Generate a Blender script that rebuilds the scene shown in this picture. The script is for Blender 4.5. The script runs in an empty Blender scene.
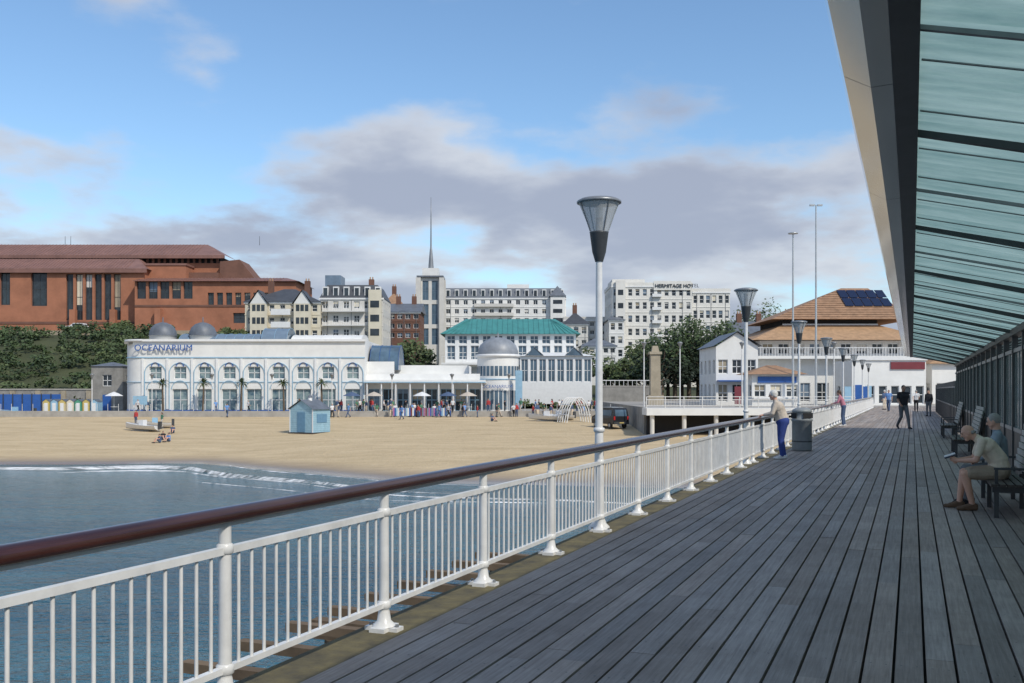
import bpy, math, random
import numpy as np
from mathutils import Vector, Matrix
random.seed(7); R=random.Random(11)
scene=bpy.context.scene
scene.view_settings.view_transform='Standard'
scene.view_settings.look='None'
scene.view_settings.exposure=0
COL=scene.collection
EYE=1.7
def ex(b,d): return b*d/1000.0          # lateral metres for an image x offset (pixels right of centre) at distance d
def hz(e,d): return EYE+e*d/1000.0      # height for an image y offset (pixels above the horizon) at distance d
# pier frame : t across (to the right), s along
DX,DY=0.37139,0.92848
PIERROT=-math.atan(0.4)
def PT(t,s,z=0.0): return Vector((s*DX+t*DY, s*DY-t*DX, z))

# ---------------------------------------------------------------- materials
MATS={}
def mat(name,col,rough=0.8,var=0.15,scale=3.0,metal=0.0,bump=0.0,detail=4,stretch=None,spec=None,col2=None):
    if name in MATS: return MATS[name]
    m=bpy.data.materials.new(name); m.use_nodes=True
    nt=m.node_tree; b=nt.nodes['Principled BSDF']
    b.inputs['Roughness'].default_value=rough; b.inputs['Metallic'].default_value=metal
    if spec is not None: b.inputs['Specular IOR Level'].default_value=spec
    if var>0:
        tc=nt.nodes.new('ShaderNodeTexCoord'); mp=nt.nodes.new('ShaderNodeMapping')
        if stretch: mp.inputs['Scale'].default_value=stretch
        n=nt.nodes.new('ShaderNodeTexNoise'); n.inputs['Scale'].default_value=scale; n.inputs['Detail'].default_value=detail
        n.inputs['Roughness'].default_value=0.65
        r=nt.nodes.new('ShaderNodeValToRGB')
        r.color_ramp.elements[0].position=0.3; r.color_ramp.elements[1].position=0.7
        c2=col2 if col2 else tuple(min(1,c*(1+var)) for c in col)
        c1=tuple(c*(1-var) for c in col) if not col2 else col
        r.color_ramp.elements[0].color=(*c1,1); r.color_ramp.elements[1].color=(*c2,1)
        nt.links.new(tc.outputs['Object'],mp.inputs['Vector']); nt.links.new(mp.outputs[0],n.inputs['Vector'])
        nt.links.new(n.outputs['Fac'],r.inputs['Fac']); nt.links.new(r.outputs['Color'],b.inputs['Base Color'])
        if bump>0:
            bp=nt.nodes.new('ShaderNodeBump'); bp.inputs['Strength'].default_value=bump; bp.inputs['Distance'].default_value=0.05
            nt.links.new(n.outputs['Fac'],bp.inputs['Height']); nt.links.new(bp.outputs[0],b.inputs['Normal'])
    else: b.inputs['Base Color'].default_value=(*col,1)
    MATS[name]=m; return m
mat('white_paint',(0.77,0.77,0.76),0.35,0.06,2.0)
mat('rail_white',(0.73,0.725,0.71),0.3,0.14,4.0,detail=8)
mat('render_white',(0.76,0.755,0.73),0.7,0.08,0.6,detail=8)
mat('render_ivory',(0.74,0.72,0.67),0.8,0.08,0.5,detail=7)
mat('render_cream',(0.68,0.62,0.49),0.8,0.10,0.5,detail=7)
mat('render_pale',(0.63,0.61,0.57),0.8,0.10,0.5,detail=7)
mat('stone_buff',(0.36,0.31,0.23),0.85,0.2,0.8,bump=0.3)
mat('stone_grey',(0.26,0.25,0.23),0.9,0.25,0.8,bump=0.3)
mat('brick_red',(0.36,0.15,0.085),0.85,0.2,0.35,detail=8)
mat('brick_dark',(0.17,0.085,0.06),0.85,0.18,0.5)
mat('copper_brown',(0.23,0.12,0.095),0.5,0.2,0.4)
mat('tile_brown',(0.33,0.195,0.115),0.75,0.3,1.5,detail=8)
mat('tile_orange',(0.42,0.26,0.145),0.75,0.25,1.5,detail=8)
mat('slate',(0.13,0.145,0.17),0.5,0.25,1.0)
mat('dome_grey',(0.24,0.26,0.29),0.45,0.2,1.0)
mat('slate_dark',(0.065,0.07,0.08),0.5,0.25,1.0)
mat('lead_blue',(0.16,0.22,0.29),0.35,0.15,1.0)
mat('teal_roof',(0.06,0.25,0.235),0.4,0.2,0.8,detail=7)
mat('glass_dark',(0.03,0.04,0.05),0.08,0.5,0.5)
mat('glass_blue',(0.08,0.13,0.18),0.1,0.4,0.4)
mat('glass_mural',(0.04,0.10,0.16),0.3,0.4,1.6,detail=5,col2=(0.34,0.42,0.40))
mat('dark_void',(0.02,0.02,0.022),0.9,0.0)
mat('blue_paint',(0.03,0.11,0.36),0.4,0.12,2)
mat('sky_blue_paint',(0.28,0.46,0.60),0.5,0.1,2)
mat('hut_blue',(0.30,0.48,0.58),0.6,0.12,3)
mat('hut_blue_dark',(0.12,0.25,0.38),0.6,0.1,3)
mat('yellow_paint',(0.55,0.43,0.15),0.5,0.1,2)
mat('pink_paint',(0.40,0.14,0.30),0.5,0.1,2)
mat('green_paint',(0.08,0.30,0.2),0.5,0.1,2)
mat('maroon_paint',(0.18,0.03,0.04),0.5,0.1,2)
mat('dark_metal',(0.05,0.055,0.06),0.45,0.2,6)
mat('grey_metal',(0.25,0.26,0.27),0.4,0.15,6,metal=0.4)
mat('steel_light',(0.5,0.52,0.53),0.4,0.1,6,metal=0.5)
mat('fascia_metal',(0.70,0.69,0.66),0.14,0.08,0.8,metal=0.95,stretch=(1,.5,1),bump=0.08,detail=1)
mat('black_rubber',(0.02,0.02,0.02),0.8,0.0)
mat('car_black',(0.02,0.022,0.026),0.25,0.0)
mat('car_white',(0.7,0.7,0.7),0.25,0.0)
mat('red_light',(0.5,0.02,0.02),0.3,0.0)
mat('bin_grey',(0.24,0.26,0.27),0.5,0.15,6)
mat('concrete',(0.36,0.34,0.31),0.9,0.2,0.7,bump=0.3)
mat('paving',(0.34,0.32,0.29),0.9,0.18,0.5,bump=0.2)
mat('moss_edge',(0.055,0.05,0.038),0.9,0.5,3.2,bump=0.6,col2=(0.20,0.165,0.075),detail=8)
mat('pile_brown',(0.15,0.105,0.065),0.9,0.35,1.5,bump=0.5)
mat('bench_dark',(0.055,0.045,0.04),0.5,0.3,6)
mat('bench_pale',(0.42,0.41,0.38),0.6,0.15,4,stretch=(8,1,8))
mat('solar',(0.015,0.02,0.05),0.15,0.0)
mat('bark',(0.12,0.09,0.065),0.9,0.25,4,bump=0.4)
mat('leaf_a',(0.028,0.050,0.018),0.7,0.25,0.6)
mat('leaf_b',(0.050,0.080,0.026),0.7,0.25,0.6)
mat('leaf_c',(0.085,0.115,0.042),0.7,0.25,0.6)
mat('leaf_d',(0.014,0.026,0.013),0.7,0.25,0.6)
mat('grass',(0.035,0.045,0.02),0.95,0.3,0.15,bump=0.4,col2=(0.075,0.085,0.035),detail=8)

def wood_handrail():
    m=mat('mahogany_varnish',(0.045,0.015,0.011),0.2,0.45,3,stretch=(8,0.6,8),detail=8)
    m.node_tree.nodes['Principled BSDF'].inputs['Coat Weight'].default_value=0.35
    m.node_tree.nodes['Principled BSDF'].inputs['Coat Roughness'].default_value=0.10
    return m
wood_handrail()

def deck_mat():
    m=bpy.data.materials.new('weathered_deck_board'); m.use_nodes=True; nt=m.node_tree; b=nt.nodes['Principled BSDF']
    at=nt.nodes.new('ShaderNodeAttribute'); at.attribute_name='tone'
    tc=nt.nodes.new('ShaderNodeTexCoord')
    mp=nt.nodes.new('ShaderNodeMapping'); mp.inputs['Scale'].default_value=(45,1.6,20)
    n=nt.nodes.new('ShaderNodeTexNoise'); n.inputs['Scale'].default_value=1; n.inputs['Detail'].default_value=6; n.inputs['Roughness'].default_value=0.7
    n2=nt.nodes.new('ShaderNodeTexNoise'); n2.inputs['Scale'].default_value=0.7; n2.inputs['Detail'].default_value=8; n2.inputs['Roughness'].default_value=0.75
    r=nt.nodes.new('ShaderNodeValToRGB'); r.color_ramp.elements[0].position=.25; r.color_ramp.elements[1].position=.75
    r.color_ramp.elements[0].color=(0.245,0.215,0.195,1); r.color_ramp.elements[1].color=(0.51,0.455,0.415,1)
    r2=nt.nodes.new('ShaderNodeValToRGB'); r2.color_ramp.elements[0].position=.3; r2.color_ramp.elements[1].position=.7
    r2.color_ramp.elements[0].color=(0.66,0.62,0.58,1); r2.color_ramp.elements[1].color=(1.08,1.06,1.04,1)
    mx=nt.nodes.new('ShaderNodeMixRGB'); mx.blend_type='MULTIPLY'; mx.inputs[0].default_value=1
    mx2=nt.nodes.new('ShaderNodeMixRGB'); mx2.blend_type='MULTIPLY'; mx2.inputs[0].default_value=1
    L=nt.links.new
    L(tc.outputs['Object'],mp.inputs[0]); L(mp.outputs[0],n.inputs['Vector']); L(tc.outputs['Object'],n2.inputs['Vector'])
    L(n.outputs['Fac'],r.inputs[0]); L(n2.outputs['Fac'],r2.inputs[0])
    L(r.outputs[0],mx.inputs[1]); L(r2.outputs[0],mx.inputs[2]); L(mx.outputs[0],mx2.inputs[1]); L(at.outputs['Color'],mx2.inputs[2])
    L(mx2.outputs[0],b.inputs['Base Color']); b.inputs['Roughness'].default_value=0.65; b.inputs['Specular IOR Level'].default_value=.35
    bp=nt.nodes.new('ShaderNodeBump'); bp.inputs['Strength'].default_value=0.4; bp.inputs['Distance'].default_value=0.01
    L(n.outputs['Fac'],bp.inputs['Height']); L(bp.outputs[0],b.inputs['Normal'])
    MATS['deck']=m
deck_mat()

def canopy_mat():
    m=bpy.data.materials.new('translucent_teal_sheet'); m.use_nodes=True; nt=m.node_tree
    for n in list(nt.nodes): nt.nodes.remove(n)
    o=nt.nodes.new('ShaderNodeOutputMaterial'); tr=nt.nodes.new('ShaderNodeBsdfTranslucent'); gl=nt.nodes.new('ShaderNodeBsdfGlossy'); df=nt.nodes.new('ShaderNodeBsdfDiffuse')
    tc=nt.nodes.new('ShaderNodeTexCoord'); mp=nt.nodes.new('ShaderNodeMapping'); mp.inputs['Scale'].default_value=(0.6,3,1)
    n=nt.nodes.new('ShaderNodeTexNoise'); n.inputs['Scale'].default_value=1.3; n.inputs['Detail'].default_value=9; n.inputs['Roughness'].default_value=.7
    r=nt.nodes.new('ShaderNodeValToRGB'); r.color_ramp.elements[0].position=.3; r.color_ramp.elements[1].position=.72
    r.color_ramp.elements[0].color=(0.18,0.32,0.31,1); r.color_ramp.elements[1].color=(0.44,0.60,0.57,1)
    gl.inputs['Roughness'].default_value=0.25; gl.inputs['Color'].default_value=(0.8,0.88,0.87,1)
    m1=nt.nodes.new('ShaderNodeMixShader'); m1.inputs[0].default_value=0.25; m2=nt.nodes.new('ShaderNodeMixShader'); m2.inputs[0].default_value=0.14
    L=nt.links.new
    L(tc.outputs['Object'],mp.inputs[0]); L(mp.outputs[0],n.inputs['Vector']); L(n.outputs['Fac'],r.inputs[0])
    L(r.outputs[0],tr.inputs[0]); L(r.outputs[0],df.inputs[0]); L(tr.outputs[0],m1.inputs[1]); L(df.outputs[0],m1.inputs[2])
    L(m1.outputs[0],m2.inputs[1]); L(gl.outputs[0],m2.inputs[2]); L(m2.outputs[0],o.inputs[0])
    MATS['canopy']=m
canopy_mat()
def glassy(name,col,mixf,rough=0.05):
    m=bpy.data.materials.new(name); m.use_nodes=True; nt=m.node_tree
    for n in list(nt.nodes): nt.nodes.remove(n)
    o=nt.nodes.new('ShaderNodeOutputMaterial'); t=nt.nodes.new('ShaderNodeBsdfTransparent'); t.inputs[0].default_value=(*col,1)
    g=nt.nodes.new('ShaderNodeBsdfPrincipled'); g.inputs['Base Color'].default_value=(*col,1); g.inputs['Roughness'].default_value=rough
    mx=nt.nodes.new('ShaderNodeMixShader'); mx.inputs[0].default_value=mixf
    nt.links.new(t.outputs[0],mx.inputs[1]); nt.links.new(g.outputs[0],mx.inputs[2]); nt.links.new(mx.outputs[0],o.inputs[0])
    MATS[name]=m
glassy('lamp_glass',(0.80,0.82,0.82),0.45,0.15)
glassy('screen_glass',(0.62,0.68,0.67),0.35)

# ---------------------------------------------------------------- mesh builder
class MB:
    def __init__(s): s.v=[]; s.f=[]; s.m=[]; s.names=[]; s.sm=[]
    def mi(s,n):
        if n not in s.names: s.names.append(n)
        return s.names.index(n)
    def add(s,vs,fs,m,smooth=False):
        o=len(s.v); s.v+= [tuple(v) for v in vs]; k=s.mi(m)
        for f in fs: s.f.append(tuple(i+o for i in f)); s.m.append(k); s.sm.append(smooth)
    def quad(s,a,b,c,d,m): s.add([a,b,c,d],[(0,1,2,3)],m)
    def box(s,x0,x1,y0,y1,z0,z1,m,M=None):
        vs=[(x0,y0,z0),(x1,y0,z0),(x1,y1,z0),(x0,y1,z0),(x0,y0,z1),(x1,y0,z1),(x1,y1,z1),(x0,y1,z1)]
        if M is not None: vs=[M@Vector(v) for v in vs]
        s.add(vs,[(0,3,2,1),(4,5,6,7),(0,1,5,4),(1,2,6,5),(2,3,7,6),(3,0,4,7)],m)
    def cyl(s,p0,p1,r0,r1,m,n=10,caps=True,smooth=True):
        p0=Vector(p0);p1=Vector(p1); d=(p1-p0).normalized(); a=d.orthogonal().normalized(); b=d.cross(a)
        vs=[]
        for p,r in ((p0,r0),(p1,r1)):
            for i in range(n):
                t=2*math.pi*i/n; vs.append(p+a*math.cos(t)*r+b*math.sin(t)*r)
        s.add(vs,[(i,(i+1)%n,n+(i+1)%n,n+i) for i in range(n)],m,smooth)
        if caps: s.add(vs[:n],[tuple(range(n-1,-1,-1))],m); s.add(vs[n:],[tuple(range(n))],m)
    def lathe(s,c,prof,m,n=16,smooth=True,a0=0,a1=2*math.pi):
        full=abs(a1-a0-2*math.pi)<1e-6; k=n if full else n+1
        vs=[]
        for r,z in prof:
            for i in range(k):
                t=a0+(a1-a0)*i/n; vs.append((c[0]+r*math.cos(t),c[1]+r*math.sin(t),c[2]+z))
        fs=[]
        for j in range(len(prof)-1):
            for i in range(n):
                i2=(i+1)%k; fs.append((j*k+i,j*k+i2,(j+1)*k+i2,(j+1)*k+i))
        s.add(vs,fs,m,smooth)
    def prism(s,poly,z0,z1,m,mtop=None):
        n=len(poly); vs=[(p[0],p[1],z0) for p in poly]+[(p[0],p[1],z1) for p in poly]
        s.add(vs,[(i,(i+1)%n,n+(i+1)%n,n+i) for i in range(n)]+[tuple(range(n-1,-1,-1))],m)
        s.add(vs[n:],[tuple(range(n))],mtop or m)
    def mesh(s,name):
        me=bpy.data.meshes.new(name); me.from_pydata(s.v,[],s.f)
        for n in s.names: me.materials.append(MATS[n])
        me.polygons.foreach_set('material_index',s.m); me.polygons.foreach_set('use_smooth',s.sm); me.update(); return me
    def build(s,name,parent=None,loc=(0,0,0),rot=0):
        o=bpy.data.objects.new(name,s.mesh(name)); COL.objects.link(o); o.location=loc; o.rotation_euler=(0,0,rot)
        if parent: o.parent=parent
        return o
class Asm:
    def __init__(s,name,loc=(0,0,0),rot=0):
        s.e=bpy.data.objects.new(name,None); COL.objects.link(s.e); s.e.location=loc; s.e.rotation_euler=(0,0,rot); s.e.empty_display_size=0.3; s.p={}
    def __getitem__(s,k):
        if k not in s.p: s.p[k]=MB()
        return s.p[k]
    def done(s):
        for k,m in s.p.items():
            if m.f: m.build(k,s.e)
        return s.e
def copy_asm(e,loc,rot):
    n=bpy.data.objects.new(e.name.split('.')[0],None); COL.objects.link(n); n.location=loc; n.rotation_euler=(0,0,rot)
    for c in e.children:
        o=bpy.data.objects.new(c.name.split('.')[0],c.data); COL.objects.link(o); o.parent=n; o.location=c.location; o.rotation_euler=c.rotation_euler
    return n
def text(s,size,loc,parent,matn,rotx=math.pi/2,rotz=0,ext=0.03,spacing=1.0,name='sign_lettering',align='LEFT'):
    c=bpy.data.curves.new(name,'FONT'); c.body=s; c.size=size; c.extrude=ext; c.space_character=spacing; c.align_x=align
    c.materials.append(MATS[matn]); o=bpy.data.objects.new(name,c); COL.objects.link(o); o.parent=parent; o.location=loc; o.rotation_euler=(rotx,0,rotz); return o

# facade with real recessed openings
def facade(A,p0,p1,z0,z1,ops,wm,gm='glass_dark',fm='white_paint',rec=0.22,bars=True,fw=0.08):
    p0=Vector((p0[0],p0[1],0));p1=Vector((p1[0],p1[1],0)); L=(p1-p0).length; d=(p1-p0)/L; n=Vector((d.y,-d.x,0))
    W=A['walls'];G=A['windows']
    def P(u,v,o=0): q=p0+d*u+n*o; return (q.x,q.y,v)
    us=sorted(set([0,L]+[o[0] for o in ops]+[o[1] for o in ops])); vs=sorted(set([z0,z1]+[o[2] for o in ops]+[o[3] for o in ops]))
    us=[u for u in us if 0<=u<=L]
    for i in range(len(us)-1):
        if us[i+1]-us[i]<1e-4: continue
        run=None
        for j in range(len(vs)-1):
            uc=(us[i]+us[i+1])/2; vc=(vs[j]+vs[j+1])/2
            hole=any(o[0]<uc<o[1] and o[2]<vc<o[3] for o in ops)
            if hole:
                if run is not None: W.quad(P(us[i],run),P(us[i+1],run),P(us[i+1],vs[j]),P(us[i],vs[j]),wm); run=None
            elif run is None: run=vs[j]
        if run is not None: W.quad(P(us[i],run),P(us[i+1],run),P(us[i+1],vs[-1]),P(us[i],vs[-1]),wm)
    for (a,b,c,e) in ops:
        W.quad(P(a,c),P(a,c,-rec),P(a,e,-rec),P(a,e),wm); W.quad(P(b,c,-rec),P(b,c),P(b,e),P(b,e,-rec),wm)
        W.quad(P(a,e,-rec),P(b,e,-rec),P(b,e),P(a,e),wm); W.quad(P(a,c),P(b,c),P(b,c,-rec),P(a,c,-rec),wm)
        G.quad(P(a,c,-rec),P(b,c,-rec),P(b,e,-rec),P(a,e,-rec),gm)
        if gm=='glass_dark' and R.random()<.45 and b-a<2:   # curtains / blinds behind some panes
            k=R.uniform(.2,.75); q=-rec+.02; G.quad(P(a,e-(e-c)*k,q),P(b,e-(e-c)*k,q),P(b,e,q),P(a,e,q),R.choice(('render_pale','render_cream','stone_buff','lead_blue')))
        if bars:
            q=-rec+0.05
            def bar(u0,u1,v0,v1): G.quad(P(u0,v0,q),P(u1,v0,q),P(u1,v1,q),P(u0,v1,q),fm)
            bar(a,a+fw,c,e); bar(b-fw,b,c,e); bar(a+fw,b-fw,c,c+fw); bar(a+fw,b-fw,e-fw,e)
            m=(a+b)/2
            if b-a>1.0: bar(m-fw/2,m+fw/2,c+fw,e-fw)
            if e-c>1.2: bar(a+fw,b-fw,(c+e)/2-fw/2,(c+e)/2+fw/2)
def gridops(L,n,w,rows,mar=None):
    if n<=0: return []
    mar=mar if mar is not None else L/n*0.0
    st=(L-2*mar)/n
    return [(mar+st*(i+.5)-w/2,mar+st*(i+.5)+w/2,a,b) for i in range(n) for a,b in rows]
def hip(mb,x0,x1,y0,y1,z,h,m,ov=0.5,ins=None,gable=False,ins2=None):
    x0-=ov;x1+=ov;y0-=ov;y1+=ov; w=(y1-y0)/2; ym=(y0+y1)/2; i=0 if gable else (ins if ins is not None else min(w,(x1-x0)/2-0.01)); i2=i if ins2 is None else ins2
    vs=[(x0,y0,z),(x1,y0,z),(x1,y1,z),(x0,y1,z),(x0+i,ym,z+h),(x1-i2,ym,z+h)]
    mb.add(vs,[(0,1,5,4),(2,3,4,5),(1,2,5),(3,0,4),(3,2,1,0)],m)
def gabley(mb,x0,x1,y0,y1,z,h,m,mw,ov=0.3):
    xm=(x0+x1)/2
    mb.add([(x0-ov,y0-ov,z),(xm,y0-ov,z+h),(xm,y1,z+h),(x0-ov,y1,z)],[(0,1,2,3)],m)
    mb.add([(x1+ov,y0-ov,z),(xm,y0-ov,z+h),(xm,y1,z+h),(x1+ov,y1,z)],[(3,2,1,0)],m)
    mb.add([(x0,y0,z),(x1,y0,z),(xm,y0,z+h*0.93)],[(0,1,2)],mw)
def mansard(mb,x0,x1,y0,y1,z,h,m,ins=1.2,ov=0.1):
    a=[(x0-ov,y0-ov),(x1+ov,y0-ov),(x1+ov,y1+ov),(x0-ov,y1+ov)]; b=[(x0+ins,y0+ins),(x1-ins,y0+ins),(x1-ins,y1-ins),(x0+ins,y1-ins)]
    vs=[(p[0],p[1],z) for p in a]+[(p[0],p[1],z+h) for p in b]
    mb.add(vs,[(0,1,5,4),(1,2,6,5),(2,3,7,6),(3,0,4,7),(4,5,6,7)],m)
def block(A,x0,x1,y0,y1,z0,z1,nf,ns,w,rows,wm,gm='glass_dark',fm='white_paint',rec=0.22,top=True,parapet=0.0,bars=True):
    c=[(x0,y0),(x1,y0),(x1,y1),(x0,y1)]
    for i,n in enumerate([nf,ns,nf,ns]):
        a=c[i];b=c[(i+1)%4]; L=math.hypot(b[0]-a[0],b[1]-a[1])
        facade(A,a,b,z0,z1,gridops(L,n,min(w,L/max(n,1)*0.7),rows),wm,gm,fm,rec,bars)
    if top: A['roof'].quad((x0,y0,z1),(x1,y0,z1),(x1,y1,z1),(x0,y1,z1),wm)
def rows(z,n,fh,sill,h): return [(z+i*fh+sill,z+i*fh+sill+h) for i in range(n)]

# ---------------------------------------------------------------- terrain & sea
def sstep(a,b,x):
    t=max(0,min(1,(x-a)/(b-a))); return t*t*(3-2*t)
def lerp_tab(tab,x):
    if x<=tab[0][0]: return tab[0][1]
    for (a,b),(c,d) in zip(tab,tab[1:]):
        if x<=c: return b+(d-b)*(x-a)/(c-a)
    return tab[-1][1]
SEA=-4.5
def shoreY(x):
    return lerp_tab([(-300,80),(-60,84),(-25,83),(-10,71),(0,65),(20,60),(60,58),(300,60)],x)+1.2*math.sin(x*0.16)+0.5*math.sin(x*0.43+1)
def ground(x,y):
    ys=shoreY(x)
    if y<ys: return max(SEA-0.06*(ys-y),-12)
    if y<126: 
        t=(y-ys)/(126-ys); return SEA+2.85*t**0.85+0.10*math.sin(x*0.3+y*0.2)*t*(1-t)*2
    z=-1.65
    if y>150:
        tgt=lerp_tab([(-110,13.2),(-60,12.8),(-40,9),(-8,6),(8,4),(25,2.5),(55,2.0),(120,3)],x*170/max(170,y)*1.0)
        lo=lerp_tab([(-60,149),(-40,160),(20,158),(60,165)],x); hi=lerp_tab([(-60,205),(-40,205),(20,215),(60,240)],x)
        z=-1.65+(tgt+1.65)*sstep(lo,hi,y)
    return z
xs=[-6000,-3000,-1500,-800,-500,-350,-260]+[i for i in range(-200,201,3)]+[260,350,500,800,1500,3000,6000]
yy=[-200,-50,20,40]+[50+i*2.5 for i in range(100)]+[310,340,380,450,600,900,1500,3000,6000]
vs=[(x,y,ground(x,y)) for y in yy for x in xs]; nx=len(xs)
def sand_mat():
    m=bpy.data.materials.new('beach_sand'); m.use_nodes=True; nt=m.node_tree; b=nt.nodes['Principled BSDF']; L=nt.links.new
    g=nt.nodes.new('ShaderNodeNewGeometry'); sp=nt.nodes.new('ShaderNodeSeparateXYZ'); L(g.outputs['Position'],sp.inputs[0])
    mr=nt.nodes.new('ShaderNodeMapRange'); mr.inputs[1].default_value=-4.40; mr.inputs[2].default_value=-4.05; L(sp.outputs['Z'],mr.inputs[0])
    n=nt.nodes.new('ShaderNodeTexNoise'); n.inputs['Scale'].default_value=0.35; n.inputs['Detail'].default_value=11; n.inputs['Roughness'].default_value=.78
    mp=nt.nodes.new('ShaderNodeMapping'); mp.inputs['Scale'].default_value=(0.45,1.6,1); L(g.outputs['Position'],mp.inputs[0]); L(mp.outputs[0],n.inputs['Vector'])
    r=nt.nodes.new('ShaderNodeValToRGB'); r.color_ramp.elements[0].position=.35; r.color_ramp.elements[1].position=.65
    r.color_ramp.elements[0].color=(0.47,0.355,0.205,1); r.color_ramp.elements[1].color=(0.64,0.50,0.31,1); L(n.outputs['Fac'],r.inputs[0])
    mx=nt.nodes.new('ShaderNodeMixRGB'); mx.inputs[1].default_value=(0.26,0.20,0.145,1); L(mr.outputs[0],mx.inputs[0]); L(r.outputs[0],mx.inputs[2]); L(mx.outputs[0],b.inputs['Base Color'])
    rr=nt.nodes.new('ShaderNodeMapRange'); rr.inputs[1].default_value=-4.45; rr.inputs[2].default_value=-4.2; rr.inputs[3].default_value=0.18; rr.inputs[4].default_value=0.95; L(sp.outputs['Z'],rr.inputs[0]); L(rr.outputs[0],b.inputs['Roughness'])
    n2=nt.nodes.new('ShaderNodeTexNoise'); n2.inputs['Scale'].default_value=1.7; n2.inputs['Detail'].default_value=7; n2.inputs['Roughness'].default_value=.65; L(g.outputs['Position'],n2.inputs['Vector'])
    bp=nt.nodes.new('ShaderNodeBump'); bp.inputs['Distance'].default_value=0.3; bs=nt.nodes.new('ShaderNodeMath'); bs.operation='MULTIPLY'; bs.inputs[1].default_value=0.7; L(mr.outputs[0],bs.inputs[0]); L(bs.outputs[0],bp.inputs['Strength'])
    L(n2.outputs['Fac'],bp.inputs['Height']); L(bp.outputs[0],b.inputs['Normal'])
    MATS['sand']=m
sand_mat()
T=MB(); T.v=vs; ks=T.mi('sand'); kg=T.mi('grass')
for j in range(len(yy)-1):
    for i in range(nx-1):
        T.f.append((j*nx+i,j*nx+i+1,(j+1)*nx+i+1,(j+1)*nx+i)); T.m.append(ks if yy[j]<147 else kg); T.sm.append(True)
T.build('ground')

def sea_mat():
    m=bpy.data.materials.new('sea_water'); m.use_nodes=True; nt=m.node_tree; b=nt.nodes['Principled BSDF']; L=nt.links.new
    b.inputs['Roughness'].default_value=0.12; b.inputs['IOR'].default_value=1.33
    g=nt.nodes.new('ShaderNodeNewGeometry')
    n0=nt.nodes.new('ShaderNodeTexNoise'); n0.inputs['Scale'].default_value=0.12; n0.inputs['Detail'].default_value=6; mp0=nt.nodes.new('ShaderNodeMapping'); mp0.inputs['Scale'].default_value=(.4,1.4,1); L(g.outputs['Position'],mp0.inputs[0]); L(mp0.outputs[0],n0.inputs['Vector'])
    r=nt.nodes.new('ShaderNodeValToRGB'); r.color_ramp.elements[0].position=.35; r.color_ramp.elements[1].position=.65
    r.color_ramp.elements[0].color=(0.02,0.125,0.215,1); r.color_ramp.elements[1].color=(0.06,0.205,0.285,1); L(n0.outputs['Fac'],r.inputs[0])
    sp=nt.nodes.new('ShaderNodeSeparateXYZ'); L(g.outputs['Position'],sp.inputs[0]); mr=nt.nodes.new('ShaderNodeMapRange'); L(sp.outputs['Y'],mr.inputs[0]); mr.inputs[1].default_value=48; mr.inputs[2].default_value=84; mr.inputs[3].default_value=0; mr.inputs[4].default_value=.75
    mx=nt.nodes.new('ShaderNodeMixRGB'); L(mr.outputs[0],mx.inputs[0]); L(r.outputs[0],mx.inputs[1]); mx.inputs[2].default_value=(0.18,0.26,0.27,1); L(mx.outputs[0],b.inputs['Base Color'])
    prev=None
    for sc,st,di,str_ in (((0.30,0.9,1),1.0,1.3,1.0),((1,2.0,1),1.6,0.4,1.0),((1,1.5,1),6.0,0.07,0.8)):
        mp=nt.nodes.new('ShaderNodeMapping'); mp.inputs['Scale'].default_value=sc; mp.inputs['Rotation'].default_value=(0,0,0.25); L(g.outputs['Position'],mp.inputs[0])
        n=nt.nodes.new('ShaderNodeTexNoise'); n.inputs['Scale'].default_value=st; n.inputs['Detail'].default_value=5; n.inputs['Roughness'].default_value=.6; L(mp.outputs[0],n.inputs['Vector'])
        bp=nt.nodes.new('ShaderNodeBump'); bp.inputs['Strength'].default_value=str_; bp.inputs['Distance'].default_value=di; L(n.outputs['Fac'],bp.inputs['Height'])
        if prev: L(prev.outputs[0],bp.inputs['Normal'])
        prev=bp
    L(prev.outputs[0],b.inputs['Normal']); MATS['sea']=m
sea_mat()
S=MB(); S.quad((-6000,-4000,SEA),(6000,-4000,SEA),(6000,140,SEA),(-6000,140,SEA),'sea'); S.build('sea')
def foam_mat():
    m=bpy.data.materials.new('foam'); m.use_nodes=True; nt=m.node_tree; b=nt.nodes['Principled BSDF']; L=nt.links.new
    b.inputs['Base Color'].default_value=(0.8,0.81,0.81,1); b.inputs['Roughness'].default_value=.8
    g=nt.nodes.new('ShaderNodeNewGeometry'); n=nt.nodes.new('ShaderNodeTexNoise'); n.inputs['Scale'].default_value=0.8; n.inputs['Detail'].default_value=9; n.inputs['Roughness'].default_value=.75
    mp=nt.nodes.new('ShaderNodeMapping'); mp.inputs['Scale'].default_value=(0.18,1.6,1); L(g.outputs['Position'],mp.inputs[0]); L(mp.outputs[0],n.inputs['Vector'])
    r=nt.nodes.new('ShaderNodeValToRGB'); r.color_ramp.elements[0].position=.42; r.color_ramp.elements[1].position=.58; L(n.outputs['Fac'],r.inputs[0]); L(r.outputs[0],b.inputs['Alpha'])
    MATS['foam']=m
foam_mat()
F=MB()
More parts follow.
